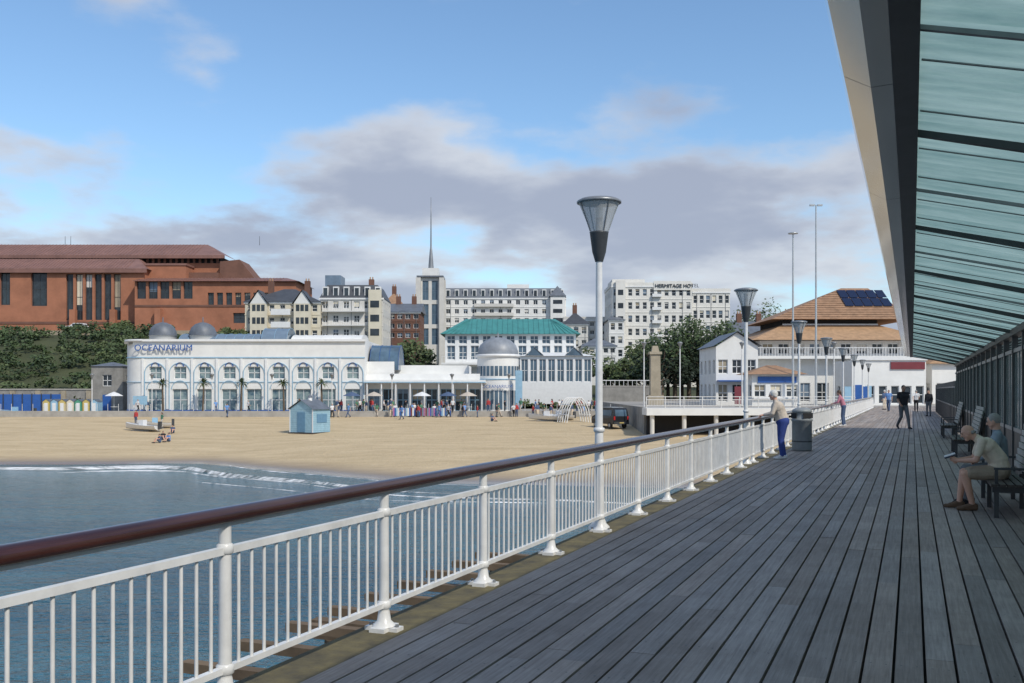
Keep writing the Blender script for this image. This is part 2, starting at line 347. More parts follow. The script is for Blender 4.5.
for off,w,x0,x1,h in ((-0.2,0.5,-110,60,0.02),(-6.0,1.1,-62,-2,0.22),(-8.6,.55,-34,8,0.08),(-11.5,0.45,-22,2,0.06)):
    n=200; pts=[]
    for i in range(n+1):
        x=x0+(x1-x0)*i/n; y=shoreY(x)+off+0.8*math.sin(x*0.13+off)+.3*math.sin(x*.41+off*2); ww=w*(0.3+0.7*abs(math.sin(x*0.07+off)))*min(1,i/20,(n-i)/20)+.02
        pts+= [(x,y-ww/2,SEA+0.008),(x,y-ww*0.1,SEA+0.008+h*ww/w),(x,y+ww/2,SEA+0.012)]
    fs=[]
    for i in range(n):
        a=i*3; fs+= [(a,a+3,a+4,a+1),(a+1,a+4,a+5,a+2)]
    F.add(pts,fs,'foam',True)
F.build('breaking_surf')

# promenade + pier approach
P=Asm('promenade')
P['slab'].prism([(-500,126),(13,126),(13,152),(-500,152)],-3.5,-1.16,'concrete','paving')
P['kerb'].box(-500,13,126.003,126.4,-1.157,-0.95,'concrete')
P.done()
P=Asm('pier_approach')
P['slab'].prism([(13.2,100),(400,100),(400,165),(13.2,165)],-5,-0.03,'stone_grey','paving')
P['terrace'].box(13.0,33,96.5,99.99,-0.75,-0.06,'render_white')
for i in range(7):
    x=13.6+i*3.1; P['terrace_columns'].cyl((x,97,-4.2),(x,97,-0.75),0.22,0.22,'render_pale',10)
P['undercroft_shade'].box(13.4,32.8,99.2,99.98,-4,-0.75,'dark_void')  # near-black box stands in for the shade under the terrace
P.done()
A=Asm('terrace_railing',(13,96.6,-0.06))
for i in range(12): A['posts'].cyl((i*1.8,0,0),(i*1.8,0,1.1),.05,.05,'rail_white',6)
for z in (0.2,.8,1.08): A['rails'].box(0,19.8,-.03,.03,z,z+.06,'rail_white')
for i in range(130): A['balusters'].box(i*.15,i*.15+.025,-.012,.012,.26,.8,'rail_white')
A.done()

# ---------------------------------------------------------------- pier
deck=MB(); tones=[]
bw=0.178; gap=0.018; t=-3.3
rb=random.Random(3)
while t<6.9:
    s=-12+rb.uniform(0,3)-3
    while s<112:
        L=rb.uniform(3.4,5.4); dz=rb.uniform(-.003,.002)
        deck.box(t,t+bw-gap,s,min(s+L,112)-0.006,-0.06,dz,'deck'); g=rb.uniform(.74,1.12)
        w=rb.uniform(-.03,.05)
        tones+= [(g*(1+w),g,g*(1-w))]*6; s+=L
    t+=bw
me=deck.mesh('planks')
at=me.attributes.new('tone','FLOAT_COLOR','CORNER'); arr=np.ones((len(me.loops),4),dtype=np.float32)
tn=np.array(tones,dtype=np.float32); arr[:,:3]=np.repeat(tn,4,axis=0); at.data.foreach_set('color',arr.ravel())
pe=bpy.data.objects.new('pier_deck',None); COL.objects.link(pe); pe.rotation_euler=(0,0,PIERROT)
o=bpy.data.objects.new('planks',me); COL.objects.link(o); o.parent=pe
nl=MB()
for k in range(0,30):
    s=3+k*0.9
    tt=-3.3+0.08
    while tt<2.2:
        for dx in (-.045,.045):
            c=(tt+dx,s+rb.uniform(-.012,.012)); nl.add([(c[0]-.006,c[1]-.006,.004),(c[0]+.006,c[1]-.006,.004),(c[0]+.006,c[1]+.006,.004),(c[0]-.006,c[1]+.006,.004)],[(0,1,2,3)],'dark_metal')
        tt+=bw
nl.build('nail_heads',pe)
b=MB(); b.box(-3.25,6.85,-15,111,-0.30,-0.066,'dark_void'); b.build('underdeck_slab',pe)  # one solid near-black slab right under the boards, seen through their gaps
b=MB(); b.box(-3.68,-3.31,-15,106,-0.35,-0.012,'moss_edge'); b.box(6.91,7.3,-15,106,-0.35,-0.012,'moss_edge'); b.build('edge_beam',pe)
b=MB()
for k in range(-2,16):
    s=k*7.1
    for tt in (-2.6,1.75,6.2): b.cyl((tt,s,-13),(tt,s,-.8),.38,.38,'pile_brown',14)
    b.box(-3.6,7.2,s-.3,s+.3,-.85,-.35,'pile_brown')
b.build('piles_and_crossheads',pe)
b=MB()
for k in range(0,11):
    s=6.5+k*0.95
    b.box(-7.1,-3.7,s,s+.14,-1.25,-1.14,'pile_brown')
for q in (6.2,11,16.4):
    b.box(-7.2,-3.6,q,q+.2,-1.5,-1.26,'pile_brown'); b.cyl((-6.9,q+.1,-9),(-6.9,q+.1,-1.5),.13,.13,'pile_brown',10)
b.build('landing_stage_beams',pe)

# railing
def railing(tr,s0,s1,name,sgn=1):
    A=Asm(name,(0,0,0),PIERROT)
    s=6.29-1.78*10
    while s<s1:
        if s>=s0:
            near=s<30
            n=14 if near else 8
            A['posts'].cyl((tr,s,0.0),(tr,s,0.985),.038,.034,'rail_white',n,False)
            A['posts'].box(tr-.06,tr+.06,s-.11,s+.11,-.012,.018,'rail_white')
            A['posts'].lathe((tr,s,0.018),[(.085,0),(.075,.015),(.05,.04),(.041,.10),(.038,.11)],'rail_white',n)
            A['posts'].box(tr-.13,tr+.13,s-.05,s+.05,-.011,.016,'rail_white')
            A['posts'].lathe((tr,s,0.14),[(.038,0),(.05,.01),(.05,.05),(.038,.06)],'rail_white',n)
            A['posts'].lathe((tr,s,0.80),[(.036,0),(.047,.01),(.047,.05),(.036,.06)],'rail_white',n)
            if near:
                for zz in (.015,):
                    for d in (-.105,.105): A['posts'].cyl((tr+d,s,zz),(tr+d,s,zz+.02),.014,.014,'grey_metal',6)
            nb=14
            for i in range(1,nb+1):
                q=s+1.78*i/(nb+1)
                A['balusters'].cyl((tr,q,.17),(tr,q,.82),.0105,.0105,'rail_white',8 if near else 5,False)
        s+=1.78
    A['rails'].box(tr-.02,tr+.02,s0,s1,.15,.185,'rail_white'); A['rails'].box(tr-.022,tr+.022,s0,s1,.80,.84,'rail_white')
    prof=[(-.062,.985),(-.066,1.012),(-.055,1.038),(-.028,1.056),(0,1.061),(.028,1.056),(.055,1.038),(.066,1.012),(.062,.985),(.03,.975),(-.03,.975)]
    vs=[];n=len(prof); seg=[s0]
    q=s0
    while q<s1: q=min(q+3.56,s1); seg.append(q)
    for q in seg:
        for (a,z) in prof: vs.append((tr+a,q,z))
    fs=[(k*n+i,k*n+(i+1)%n,(k+1)*n+(i+1)%n,(k+1)*n+i) for k in range(len(seg)-1) for i in range(n)]
    A['handrail'].add(vs,fs,'mahogany_varnish',True)
    A['handrail'].box(tr-.03,tr+.03,s0,s1,.955,.974,'rail_white')
    A.done()
railing(-3.5,-11,104,'pier_railing'); railing(7.1,-11,104,'pier_railing')

def lamp(t,s,first=[None]):
    loc=PT(t,s,0)
    if first[0]: return copy_asm(first[0],loc,0)
    A=Asm('street_lamp',loc)
    A['pole'].lathe((0,0,0),[(.13,-.3),(.13,0.02),(.09,.06),(.07,.12),(.056,.9),(.052,1.2),(.046,1.25),(.04,3.32)],'rail_white',18)
    A['pole'].lathe((0,0,1.18),[(.054,0),(.068,.01),(.068,.05),(.046,.06)],'rail_white',18)
    A['lantern_base'].lathe((0,0,3.3),[(.05,-.02),(.055,0),(.085,.1),(.115,.33),(.12,.345),(.0,.345)],'dark_metal',20)
    A['lantern_glass'].lathe((0,0,3.65),[(.115,0),(.155,.12),(.255,.36)],'lamp_glass',20)
    A['lantern_cap'].lathe((0,0,4.0),[(.0,-.006),(.262,-.004),(.275,0.0),(.275,.025),(.23,.05),(.12,.07),(0,.075)],'grey_metal',20)
    A['lamp_unit'].cyl((0,0,3.65),(0,0,3.82),.05,.04,'grey_metal',12); A['lamp_unit'].cyl((0,0,3.82),(0,0,3.94),.045,.045,'white_paint',12)
    for i in range(4):
        a=i*math.pi/2+.4; A['lantern_ribs'].cyl((.12*math.cos(a),.12*math.sin(a),3.65),(.258*math.cos(a),.258*math.sin(a),4.0),.008,.008,'grey_metal',6)
    first[0]=A.done(); return first[0]
for k in range(-1,8): lamp(-3.58,11.84+11.75*k)

# canopy (monopitch each side of the central wind screen)
A=Asm('pier_canopy',(0,0,0),PIERROT)
S0,S1=-7.0,46.0
def mir(t,m): return 3.5-t if m else t
for m in (0,1):
    n=int((S1-S0)/0.0375); vs=[];fs=[]
    for i in range(n+1):
        s=S0+i*.0375; w=.014*math.sin(i*math.pi/2)
        vs+= [(mir(0.03,m),s,3.215+w),(mir(1.74,m),s,2.815+w)]
    fs=[(2*i,2*i+2,2*i+3,2*i+1) for i in range(n)]
    A['translucent_sheets'].add(vs,fs,'canopy',True)
    a,b_=sorted((mir(-.08,m),mir(.03,m)))
    A['edge_beam'].box(a,b_,S0,S1,3.10,3.24,'dark_metal')
    prof=[(-.083,3.13),(-.18,3.125),(-.30,3.19),(-.325,3.26),(-.32,3.30),(-.083,3.30)]
    s=S0; k=len(prof)
    while s<S1:
        s2=min(s+3.0,S1); v=[]
        for q in (s+.004,s2-.004): v+= [(mir(p[0],m),q,p[1]) for p in prof]
        A['gutter_fascia'].add(v,[(i,(i+1)%k,k+(i+1)%k,k+i) for i in range(k)]+[tuple(range(k)),tuple(range(2*k-1,k-1,-1))],'fascia_metal'); s=s2
    s=0.85
    j=0
    while s>S0: s-=1.78
    while s<S1:
        p0=Vector((mir(.03,m),s,3.19)); p1=Vector((mir(1.70,m),s,2.80))
        if j%2: d,h0,h1,mm=.014,.02,.03,'grey_metal'
        else: d,h0,h1,mm=.022,.035,.07,'dark_metal'
        vs=[(p0.x,s-d,p0.z-h0),(p1.x,s-d,p1.z-h1),(p1.x,s+d,p1.z-h1),(p0.x,s+d,p0.z-h0),(p0.x,s-d,p0.z),(p1.x,s-d,p1.z),(p1.x,s+d,p1.z),(p0.x,s+d,p0.z)]
        A['rafters'].add(vs,[(0,3,2,1),(4,5,6,7),(0,1,5,4),(1,2,6,5),(2,3,7,6),(3,0,4,7)],mm)
        j+=1; s+=1.78
    s=S0+.3
    while s<S1:
        p0=(mir(.04,m),s,3.19);p1=(mir(1.72,m),s,2.795); A['battens'].cyl(p0,p1,.006,.006,'grey_metal',4,False)
        s+=.89
A['ridge_beam'].box(1.66,1.84,S0,S1,2.68,2.795,'dark_metal')
A['end_frame'].cyl((-.3,S1+.03,3.2),(1.75,S1+.03,2.82),.035,.035,'steel_light',8); A['end_frame'].cyl((3.8,S1+.03,3.2),(1.75,S1+.03,2.82),.035,.035,'steel_light',8)
A.done()
A=Asm('pier_wind_screen',(0,0,0),PIERROT)
s=0.85-1.78*4
while s<S1+40:
    H=2.68 if s<S1 else 2.1
    A['posts'].box(1.70,1.80,s-.05,s+.05,0,H,'dark_metal')
    A['lower_boarding'].box(1.73,1.77,s+.053,s+1.727,.12,.95,'bench_dark')
    A['glazing'].box(1.745,1.755,s+.053,s+1.727,1.02,H-.3,'screen_glass')
    A['frames'].box(1.72,1.78,s+.051,s+1.729,.952,1.02,'grey_metal'); A['frames'].box(1.72,1.78,s+.051,s+1.729,H-.30,H-.23,'grey_metal')
    A['frames'].box(1.73,1.77,s+.87,s+.91,1.02,H-.3,'grey_metal')
    s+=1.78
A.done()
def bench(loc,first=[None]):
    if first[0]: return copy_asm(first[0],loc,PIERROT)
    A=Asm('pier_bench',loc,PIERROT)
    for i in range(5): A['seat'].box(-.48+i*.1,-.40+i*.1,0,2.9,.42,.455,'bench_dark')
    for i in range(8):
        z=.52+i*.095; x=.04+i*.022; A['backrest'].box(x,x+.025,0,2.9,z,z+.082,'bench_pale')
    for y in (.12,1.43,2.76):
        A['legs'].box(-.46,.0,y-.03,y+.03,.34,.418,'dark_metal'); A['legs'].box(-.44,-.38,y-.03,y+.03,0,.34,'dark_metal'); A['legs'].box(-.02,.04,y-.03,y+.03,0,.50,'dark_metal')
        M=Matrix.Translation((.07,y,.45))@Matrix.Rotation(.22,4,'Y'); A['legs'].box(-.0,.04,-.03,.03,0,.70,'dark_metal',M)
    for y in (.12,2.76):
        A['armrests'].box(-.44,.05,y-.025,y+.025,.64,.67,'dark_metal'); A['armrests'].box(-.43,-.39,y-.02,y+.02,.455,.64,'dark_metal')
    first[0]=A.done(); return first[0]
for s in (-1.5,14.6,27.5,38.4): bench(PT(1.45,s,0))

# litter bin
A=Asm('litter_bin',PT(-2.86,29.0))
A['body'].lathe((0,0,0),[(0,0),(.25,0),(.27,.05),(.27,.82),(.29,.83),(.29,.88)],'bin_grey',20)
A['hood'].lathe((0,0,.88),[(.29,0),(.26,.02),(.26,.2),(.28,.21),(.26,.27),(.16,.32),(0,.33)],'bin_grey',20)
for a in (0,math.pi/2,math.pi,1.5*math.pi):
    M=Matrix.Rotation(a+.3,4,'Z'); A['openings'].box(.255,.267,-.13,.13,.91,1.06,'dark_void',M)
A['bands'].lathe((0,0,.25),[(.273,0),(.277,.01),(.277,.03),(.273,.04)],'dark_metal',20)
A.done()

# ---------------------------------------------------------------- people
def skinmat(name,col,rough=.6): return mat(name,col,rough,0.08,12)
skinmat('skin_a',(0.62,0.36,0.26)); skinmat('skin_b',(0.42,0.24,0.16))
mat('hair_white',(0.6,0.59,0.55),.7,.2,30); mat('hair_brown',(0.07,0.045,0.03),.6,.2,30); mat('hair_grey',(0.28,0.27,0.25),.6,.2,30)
mat('eye_dark',(0.03,0.02,0.02),.3,0); mat('lips',(0.30,0.11,0.09),.5,0)
for n,c in dict(c_beige=(0.52,0.45,0.38),c_blue=(0.03,0.06,0.25),c_khaki=(0.70,0.60,0.47),c_shorts=(0.34,0.27,0.20),c_black=(0.02,0.02,0.024),c_grey=(0.12,0.13,0.14),c_slate=(0.22,0.28,0.32),c_pink=(0.5,0.2,0.26),c_red=(0.45,0.05,0.05),c_white=(0.7,0.7,0.7),c_denim=(0.07,0.11,0.2),c_green=(0.08,0.2,0.12),c_brown=(0.13,0.08,0.05),c_sky=(0.15,0.3,0.6)).items(): mat(n,c,.85,.15,9,bump=.2)

def caps_geo(p0,r0,p1,r1,n=12,h=4):
    p0=Vector(p0);p1=Vector(p1); d=p1-p0
    d=d.normalized() if d.length>1e-6 else Vector((0,0,1)); a=d.orthogonal().normalized(); b=d.cross(a); vs=[p0-d*r0]; rings=0
    for (p,r,ang) in [(p0,r0,-math.pi/2+math.pi/2*i/h) for i in range(1,h+1)]+[(p1,r1,math.pi/2*i/h) for i in range(0,h)]:
        c=math.cos(ang)*r; z=math.sin(ang)*r
        for i in range(n):
            t=2*math.pi*i/n; vs.append(p+d*z+a*math.cos(t)*c+b*math.sin(t)*c)
        rings+=1
    vs.append(p1+d*r1); fs=[]
    for i in range(n): fs.append((0,1+(i+1)%n,1+i))
    for k in range(rings-1):
        for i in range(n): fs.append((1+k*n+i,1+k*n+(i+1)%n,1+(k+1)*n+(i+1)%n,1+(k+1)*n+i))
    l=len(vs)-1
    for i in range(n): fs.append((1+(rings-1)*n+i,1+(rings-1)*n+(i+1)%n,l))
    return vs,fs
def person_mesh(name,J,C,voxel=.012,smooth=3):
    V={k:Vector(v) for k,v in J.items() if isinstance(v,(tuple,list,Vector)) and len(v)==3}
    caps=[];ells=[]
    def cap(a,ra,b,rb,l): caps.append((Vector(a),ra,Vector(b),rb,l))
    def ell(c,r,M,l): ells.append((Vector(c),r,M,l))
    T,B,Sk,Hr,Sh=C['top'],C['bottom'],C['skin'],C['hair'],C['shoe']
    g=C.get('girth',1.0)
    pel,wai,che,nec,hd=V['pelvis'],V['waist'],V['chest'],V['neck'],V['head']
    side=(V['shR']-V['shL']).normalized(); hs=(V['hipR']-V['hipL']).normalized()
    cap(pel-hs*.07,.112*g,pel+hs*.07,.112*g,B); 
    cap(wai-hs*.055,.108*g,wai+hs*.055,.108*g,T); cap(che-side*.085,.108*g,che+side*.085,.108*g,T)
    cap(pel+(wai-pel)*.35-hs*.05,.115*g,wai-hs*.05,.108*g,T); cap(pel+(wai-pel)*.35+hs*.05,.115*g,wai+hs*.05,.108*g,T)
    cap(wai-side*.05,.108*g,che-side*.07,.11*g,T); cap(wai+side*.05,.108*g,che+side*.07,.11*g,T)
    cap(che-side*.07,.10,V['shL'],.062,T); cap(che+side*.07,.10,V['shR'],.062,T); cap(V['shL'],.060,V['shR'],.060,T); cap(che,.1,nec,.058,T)
    f=V['face'].normalized(); u=(V['up'] if 'up' in V else (hd-nec)).normalized(); r=f.cross(u).normalized(); f=u.cross(r).normalized(); M=Matrix((r,f,u)).transposed()
    def H(x,y,z): return hd+r*x+f*y+u*z
    cap(nec,.055,H(0,-.02,-.06),.052,Sk)
    ell(hd,(.075,.092,.105),M,Sk); cap(H(0,.035,-.07),.044,H(0,.055,-.085),.030,Sk); cap(H(-.035,.03,-.04),.035,H(.035,.03,-.04),.035,Sk)
    cap(H(0,.09,.008),.008,H(0,.106,-.022),.014,Sk)
    for sg in (-1,1):
        ell(H(sg*.077,-.005,-.008),(.010,.02,.030),M,Sk); cap(H(sg*.030,.0835,.008),.0085,H(sg*.031,.084,.008),.0085,'eye_dark'); cap(H(sg*.015,.084,.028),.009,H(sg*.045,.076,.028),.008,Hr if C.get('brow',1) else Sk)
    cap(H(-.02,.083,-.052),.0065,H(.02,.083,-.052),.0065,'lips')
    hk=C.get('hairstyle','short')
    if hk=='short': ell(H(0,-.018,.022),(.082,.092,.098),M,Hr)
    elif hk=='full': ell(H(0,-.02,.02),(.092,.098,.104),M,Hr); cap(H(-.06,-.04,-.03),.035,H(.06,-.04,-.03),.035,Hr)
    elif hk=='long': ell(H(0,-.02,.02),(.09,.098,.102),M,Hr); cap(H(0,-.06,-.02),.06,H(0,-.08,-.16),.045,Hr)
    elif hk=='bald': cap(H(-.062,-.05,-.02),.024,H(.062,-.05,-.02),.024,Hr); cap(H(-.04,-.072,-.02),.022,H(.04,-.072,-.02),.022,Hr)
    for q in 'LR':
        sh,el,wr=V['sh'+q],V['el'+q],V['wr'+q]; ls=C.get('long',True)
        cap(sh,.060,el,.048 if ls else .050,T)
        if ls: cap(el,.047,wr-(wr-el).normalized()*.03,.036,T); cap(el,.03,wr,.026,Sk)
        else:
            caps.pop(); mid=sh+(el-sh)*.68; cap(sh,.062,mid,.056,T); cap(mid,.045,el,.041,Sk); cap(el,.041,wr,.027,Sk)
        d=V['hd'+q].normalized() if 'hd'+q in V else (wr-el).normalized()
        n=V['hn'+q] if 'hn'+q in V else Vector((1 if q=='L' else -1,0,0)); n=(n-d*n.dot(d)).normalized(); sd=d.cross(n).normalized()
        tsg=1 if q=='L' else -1
        Mh=Matrix((sd,d,n)).transposed(); ell(wr+d*.045,(.040,.052,.018),Mh,Sk); cap(wr,.024,wr+d*.03,.024,Sk)
        cu=J.get('curl',.5)
        for o,l in ((-.030,.062),(-.010,.078),(.010,.072),(.029,.056)):
            a=wr+d*.085+sd*o*1.05; l1=l*.5; d1=(d*math.cos(cu)+n*math.sin(cu)); d2=(d*math.cos(cu*2.1)+n*math.sin(cu*2.1)); b_=a+d1*l1; c_=b_+d2*l1
            cap(a-d*.02,.0105,b_,.0092,Sk); cap(b_,.0092,c_,.0078,Sk)
        a=wr+d*.025+sd*tsg*.033; b_=a+(d*.65+sd*tsg*.65+n*.3).normalized()*.035; c_=b_+(d*.9+sd*tsg*.15+n*.4).normalized()*.028
        cap(a,.0135,b_,.011,Sk); cap(b_,.011,c_,.009,Sk)
        hp,kn,an,to=V['hip'+q],V['kn'+q],V['an'+q],V['to'+q]
        if C.get('shorts'):
            k2=hp+(kn-hp)*.82; cap(hp,.098*g,k2,.083,B); cap(k2,.064,kn,.060,Sk); md=kn+(an-kn)*.3; cap(kn,.057,md,.058,Sk); cap(md,.058,an,.037,Sk)
        else:
            cap(hp,.096*g,kn,.068,B); md=kn+(an-kn)*.3; cap(kn,.066,md,.062,B); cap(md,.062,an+(kn-an)*.05,.052,B)
        fd=(to-an); fl=Vector((fd.x,fd.y,0)); fl=fl.normalized() if fl.length>1e-4 else Vector((0,1,0))
        heel=an+Vector((0,0,-.045))-fl*.04; cap(heel,.036,to,.030,Sh); cap(an,.038,to+Vector((0,0,.008))-fl*.06,.036,Sh); cap(heel+Vector((0,0,.03)),.036,an,.038,Sh)
        sw=Vector((-fl.y,fl.x,0)); cap(to-fl*.05+sw*.015,.03,to-fl*.01+sw*.012,.026,Sh); cap(to-fl*.05-sw*.015,.03,to-fl*.01-sw*.012,.026,Sh)
    vs=[];fs=[]
    for c in caps:
        v,fc=caps_geo(c[0],c[1],c[2],c[3]); o=len(vs); vs+=v; fs+=[tuple(i+o for i in q) for q in fc]
    for c in ells:
        v,fc=caps_geo((0,0,0),1,(0,0,.0001),1,14,5); o=len(vs); vs+=[c[0]+c[2]@Vector((q.x*c[1][0],q.y*c[1][1],q.z*c[1][2])) for q in v]; fs+=[tuple(i+o for i in q) for q in fc]
    me=bpy.data.meshes.new('tmp'); me.from_pydata([tuple(v) for v in vs],[],fs); ob=bpy.data.objects.new('tmp',me); COL.objects.link(ob)
    md=ob.modifiers.new('r','REMESH'); md.mode='VOXEL'; md.voxel_size=voxel; md.use_smooth_shade=True
    if smooth: sm=ob.modifiers.new('s','SMOOTH'); sm.iterations=smooth; sm.factor=.45
    dg=bpy.context.evaluated_depsgraph_get(); dg.update(); out=bpy.data.meshes.new_from_object(ob.evaluated_get(dg)); out.name=name
    bpy.data.objects.remove(ob)
    nf=len(out.polygons); c=np.zeros(nf*3,dtype=np.float32); out.polygons.foreach_get('center',c); c=c.reshape(-1,3)
    best=np.full(nf,1e9); lab=np.zeros(nf,dtype=np.int32); names=[]
    for (a,ra,b_,rb,l) in caps:
        if l not in names: names.append(l)
        a=np.array(a);b_=np.array(b_); ab=b_-a; L2=max(ab@ab,1e-12); h=np.clip(((c-a)@ab)/L2,0,1); dd=np.linalg.norm(c-(a+h[:,None]*ab),axis=1)-(ra+(rb-ra)*h)
        k=dd<best; best[k]=dd[k]; lab[k]=names.index(l)
    for (ce,rr,Mx,l) in ells:
        if l not in names: names.append(l)
        q=(c-np.array(ce))@np.array(Mx); q=q/np.array(rr); dd=(np.linalg.norm(q,axis=1)-1)*min(rr)
        k=dd<best; best[k]=dd[k]; lab[k]=names.index(l)
    out.materials.clear()
    for n in names: out.materials.append(MATS[n])
    out.polygons.foreach_set('material_index',lab); out.polygons.foreach_set('use_smooth',np.ones(nf,dtype=bool)); out.update()
    return out
def place(me,name,loc,rot,scale=1.0):
    o=bpy.data.objects.new(name,me); COL.objects.link(o); o.location=loc; o.rotation_euler=(0,0,rot); o.scale=(scale,)*3; return o
STAND=dict(pelvis=(0,0,.92),waist=(0,.01,1.08),chest=(0,0,1.27),neck=(0,-.01,1.44),head=(0,.02,1.59),face=(0,1,0),shL=(-.18,0,1.39),shR=(.18,0,1.39),elL=(-.23,-.03,1.12),elR=(.23,-.03,1.12),wrL=(-.23,.06,.88),wrR=(.23,.06,.88),
  hipL=(-.09,0,.88),hipR=(.09,0,.88),knL=(-.10,.02,.48),knR=(.10,.02,.48),anL=(-.10,-.02,.085),anR=(.10,-.02,.085),toL=(-.13,.15,.032),toR=(.13,.15,.032))
def pose(**k): d=dict(STAND); d.update(k); return d
LEAN=pose(pelvis=(0,-.06,.88),waist=(0,-.01,1.04),chest=(0,.05,1.20),neck=(0,.10,1.36),head=(0,.15,1.49),up=(0,.15,1),face=(-.1,1,-.2),shL=(-.17,.09,1.30),shR=(.17,.09,1.30),
  elL=(-.25,.17,1.06),elR=(.25,.17,1.06),wrL=(-.12,.36,1.02),wrR=(.12,.36,1.02),hdL=(.5,.9,-.05),hdR=(-.5,.9,-.05),hnL=(0,0,-1),hnR=(0,0,-1),hipL=(-.09,-.06,.85),hipR=(.09,-.06,.85),knL=(-.10,-.01,.46),knR=(.10,-.04,.46),anL=(-.10,-.05,.085),anR=(.10,-.10,.085),toL=(-.12,.12,.032),toR=(.13,.07,.032),curl=.35)
WALK=pose(knL=(-.09,.20,.50),anL=(-.09,.32,.10),toL=(-.10,.50,.05),knR=(.09,.02,.48),anR=(.10,-.30,.16),toR=(.11,-.14,.035),elL=(-.23,-.14,1.15),wrL=(-.22,-.16,.90),elR=(.23,.02,1.13),wrR=(.21,.20,.98),pelvis=(0,0,.90))
SEAT=pose(pelvis=(0,0,.56),waist=(0,.03,.72),chest=(0,.17,.90),neck=(0,.30,1.02),head=(0,.41,1.10),up=(0,.45,1),face=(0,1,-.55),shL=(-.18,.24,.98),shR=(.18,.24,.98),elL=(-.25,.32,.72),elR=(.25,.32,.72),wrL=(-.10,.54,.70),wrR=(.10,.54,.70),
  hdL=(.35,.9,.15),hdR=(-.35,.9,.15),hnL=(.9,-.1,.4),hnR=(-.9,-.1,.4),hipL=(-.09,.02,.54),hipR=(.09,.02,.54),knL=(-.17,.46,.52),knR=(.17,.46,.52),anL=(-.14,.36,.085),anR=(.13,.52,.085),toL=(-.16,.54,.032),toR=(.14,.70,.032),curl=.55)
SIT2=pose(pelvis=(0,0,.56),waist=(0,.0,.73),chest=(0,.02,.94),neck=(0,.04,1.10),head=(0,.08,1.24),face=(.2,1,-.1),shL=(-.18,.03,1.05),shR=(.18,.03,1.05),elL=(-.24,.08,.78),elR=(.24,.08,.78),wrL=(-.08,.28,.68),wrR=(.08,.28,.68),hnL=(0,0,-1),hnR=(0,0,-1),
  hipL=(-.09,.02,.54),hipR=(.09,.02,.54),knL=(-.12,.46,.52),knR=(.12,.46,.52),anL=(-.12,.44,.085),anR=(.12,.40,.085),toL=(-.13,.62,.032),toR=(.13,.58,.032))
SITG=pose(pelvis=(0,0,.13),waist=(0,-.02,.28),chest=(0,0,.48),neck=(0,.03,.63),head=(0,.07,.77),shL=(-.18,.02,.59),shR=(.18,.02,.59),elL=(-.25,.15,.40),elR=(.25,.15,.40),wrL=(-.12,.36,.42),wrR=(.12,.36,.42),hipL=(-.09,.02,.12),hipR=(.09,.02,.12),knL=(-.14,.34,.42),knR=(.14,.34,.42),anL=(-.12,.58,.08),anR=(.12,.58,.08),toL=(-.12,.76,.032),toR=(.12,.76,.032))
TOSEA=math.radians(68.2)
place(person_mesh('elderly_woman',LEAN,dict(top='c_beige',bottom='c_blue',skin='skin_a',hair='hair_white',shoe='c_white',hairstyle='full',girth=1.4),.010),'elderly_woman',PT(-3.02,25.3),TOSEA+.15,1.06)
m_seat=person_mesh('seated_man',SEAT,dict(top='c_khaki',bottom='c_shorts',skin='skin_a',hair='hair_grey',shoe='c_brown',hairstyle='bald',girth=1.22,long=False,shorts=True,brow=0),.0075)
sm=place(m_seat,'seated_man',PT(1.15,15.6),TOSEA)
m2=person_mesh('seated_companion',SIT2,dict(top='c_slate',bottom='c_grey',skin='skin_a',hair='hair_grey',shoe='c_black',hairstyle='short',girth=1.1,long=True),.010)
place(m2,'seated_companion',PT(1.20,16.35),TOSEA)
A=Asm('open_book',sm.location,TOSEA)
for sg in (-1,1):
    M=Matrix.Translation((0,.64,.745))@Matrix.Rotation(-.35,4,'X')@Matrix.Rotation(sg*-.22,4,'Y')
    a,b_=(0.002,.11) if sg>0 else (-.11,-.002)
    A['pages'].box(a,b_,-.075,.075,0,.012,'c_white',M); A['cover'].box(a,b_+0 if sg<0 else b_+.004,-.08,.08,-.006,-.001,'c_denim',M)
A.done()
m_walk=person_mesh('walking_man',WALK,dict(top='c_black',bottom='c_grey',skin='skin_b',hair='hair_brown',shoe='c_black',long=False),.012)
place(m_walk,'walking_man',PT(-.35,46.5),math.radians(158+25),1.12)
place(person_mesh('leaning_woman',LEAN,dict(top='c_pink',bottom='c_denim',skin='skin_a',hair='hair_brown',shoe='c_white',hairstyle='long'),.014),'leaning_woman',PT(-3.02,49),TOSEA,1.06)
ST=[]
pal=[('c_sky','c_denim','hair_brown','short'),('c_red','c_denim','hair_brown','long'),('c_white','c_black','hair_grey','short'),('c_black','c_grey','hair_brown','short'),('c_green','c_beige','hair_brown','long'),('c_denim','c_khaki','hair_white','full')]
for i,(a,b_,h,hs_) in enumerate(pal):
    ST.append(person_mesh('person',STAND if i%2 else WALK,dict(top=a,bottom=b_,skin='skin_a',hair=h,shoe='c_black',hairstyle=hs_,long=bool(i%2)),.02,1))
SG=[person_mesh('sunbather',SITG,dict(top=a,bottom='c_denim',skin='skin_a',hair='hair_brown',shoe='c_black',long=False,shorts=True),.02,1) for a in ('c_black','c_denim','c_sky')]
place(ST[0],'pedestrian',PT(-1.7,84),2.6); place(ST[3],'pedestrian',PT(1.0,70),2.4); place(ST[2],'pedestrian',PT(.3,84),-.4); place(ST[5],'pedestrian',PT(-2.2,92),.4)
rp=random.Random(5)
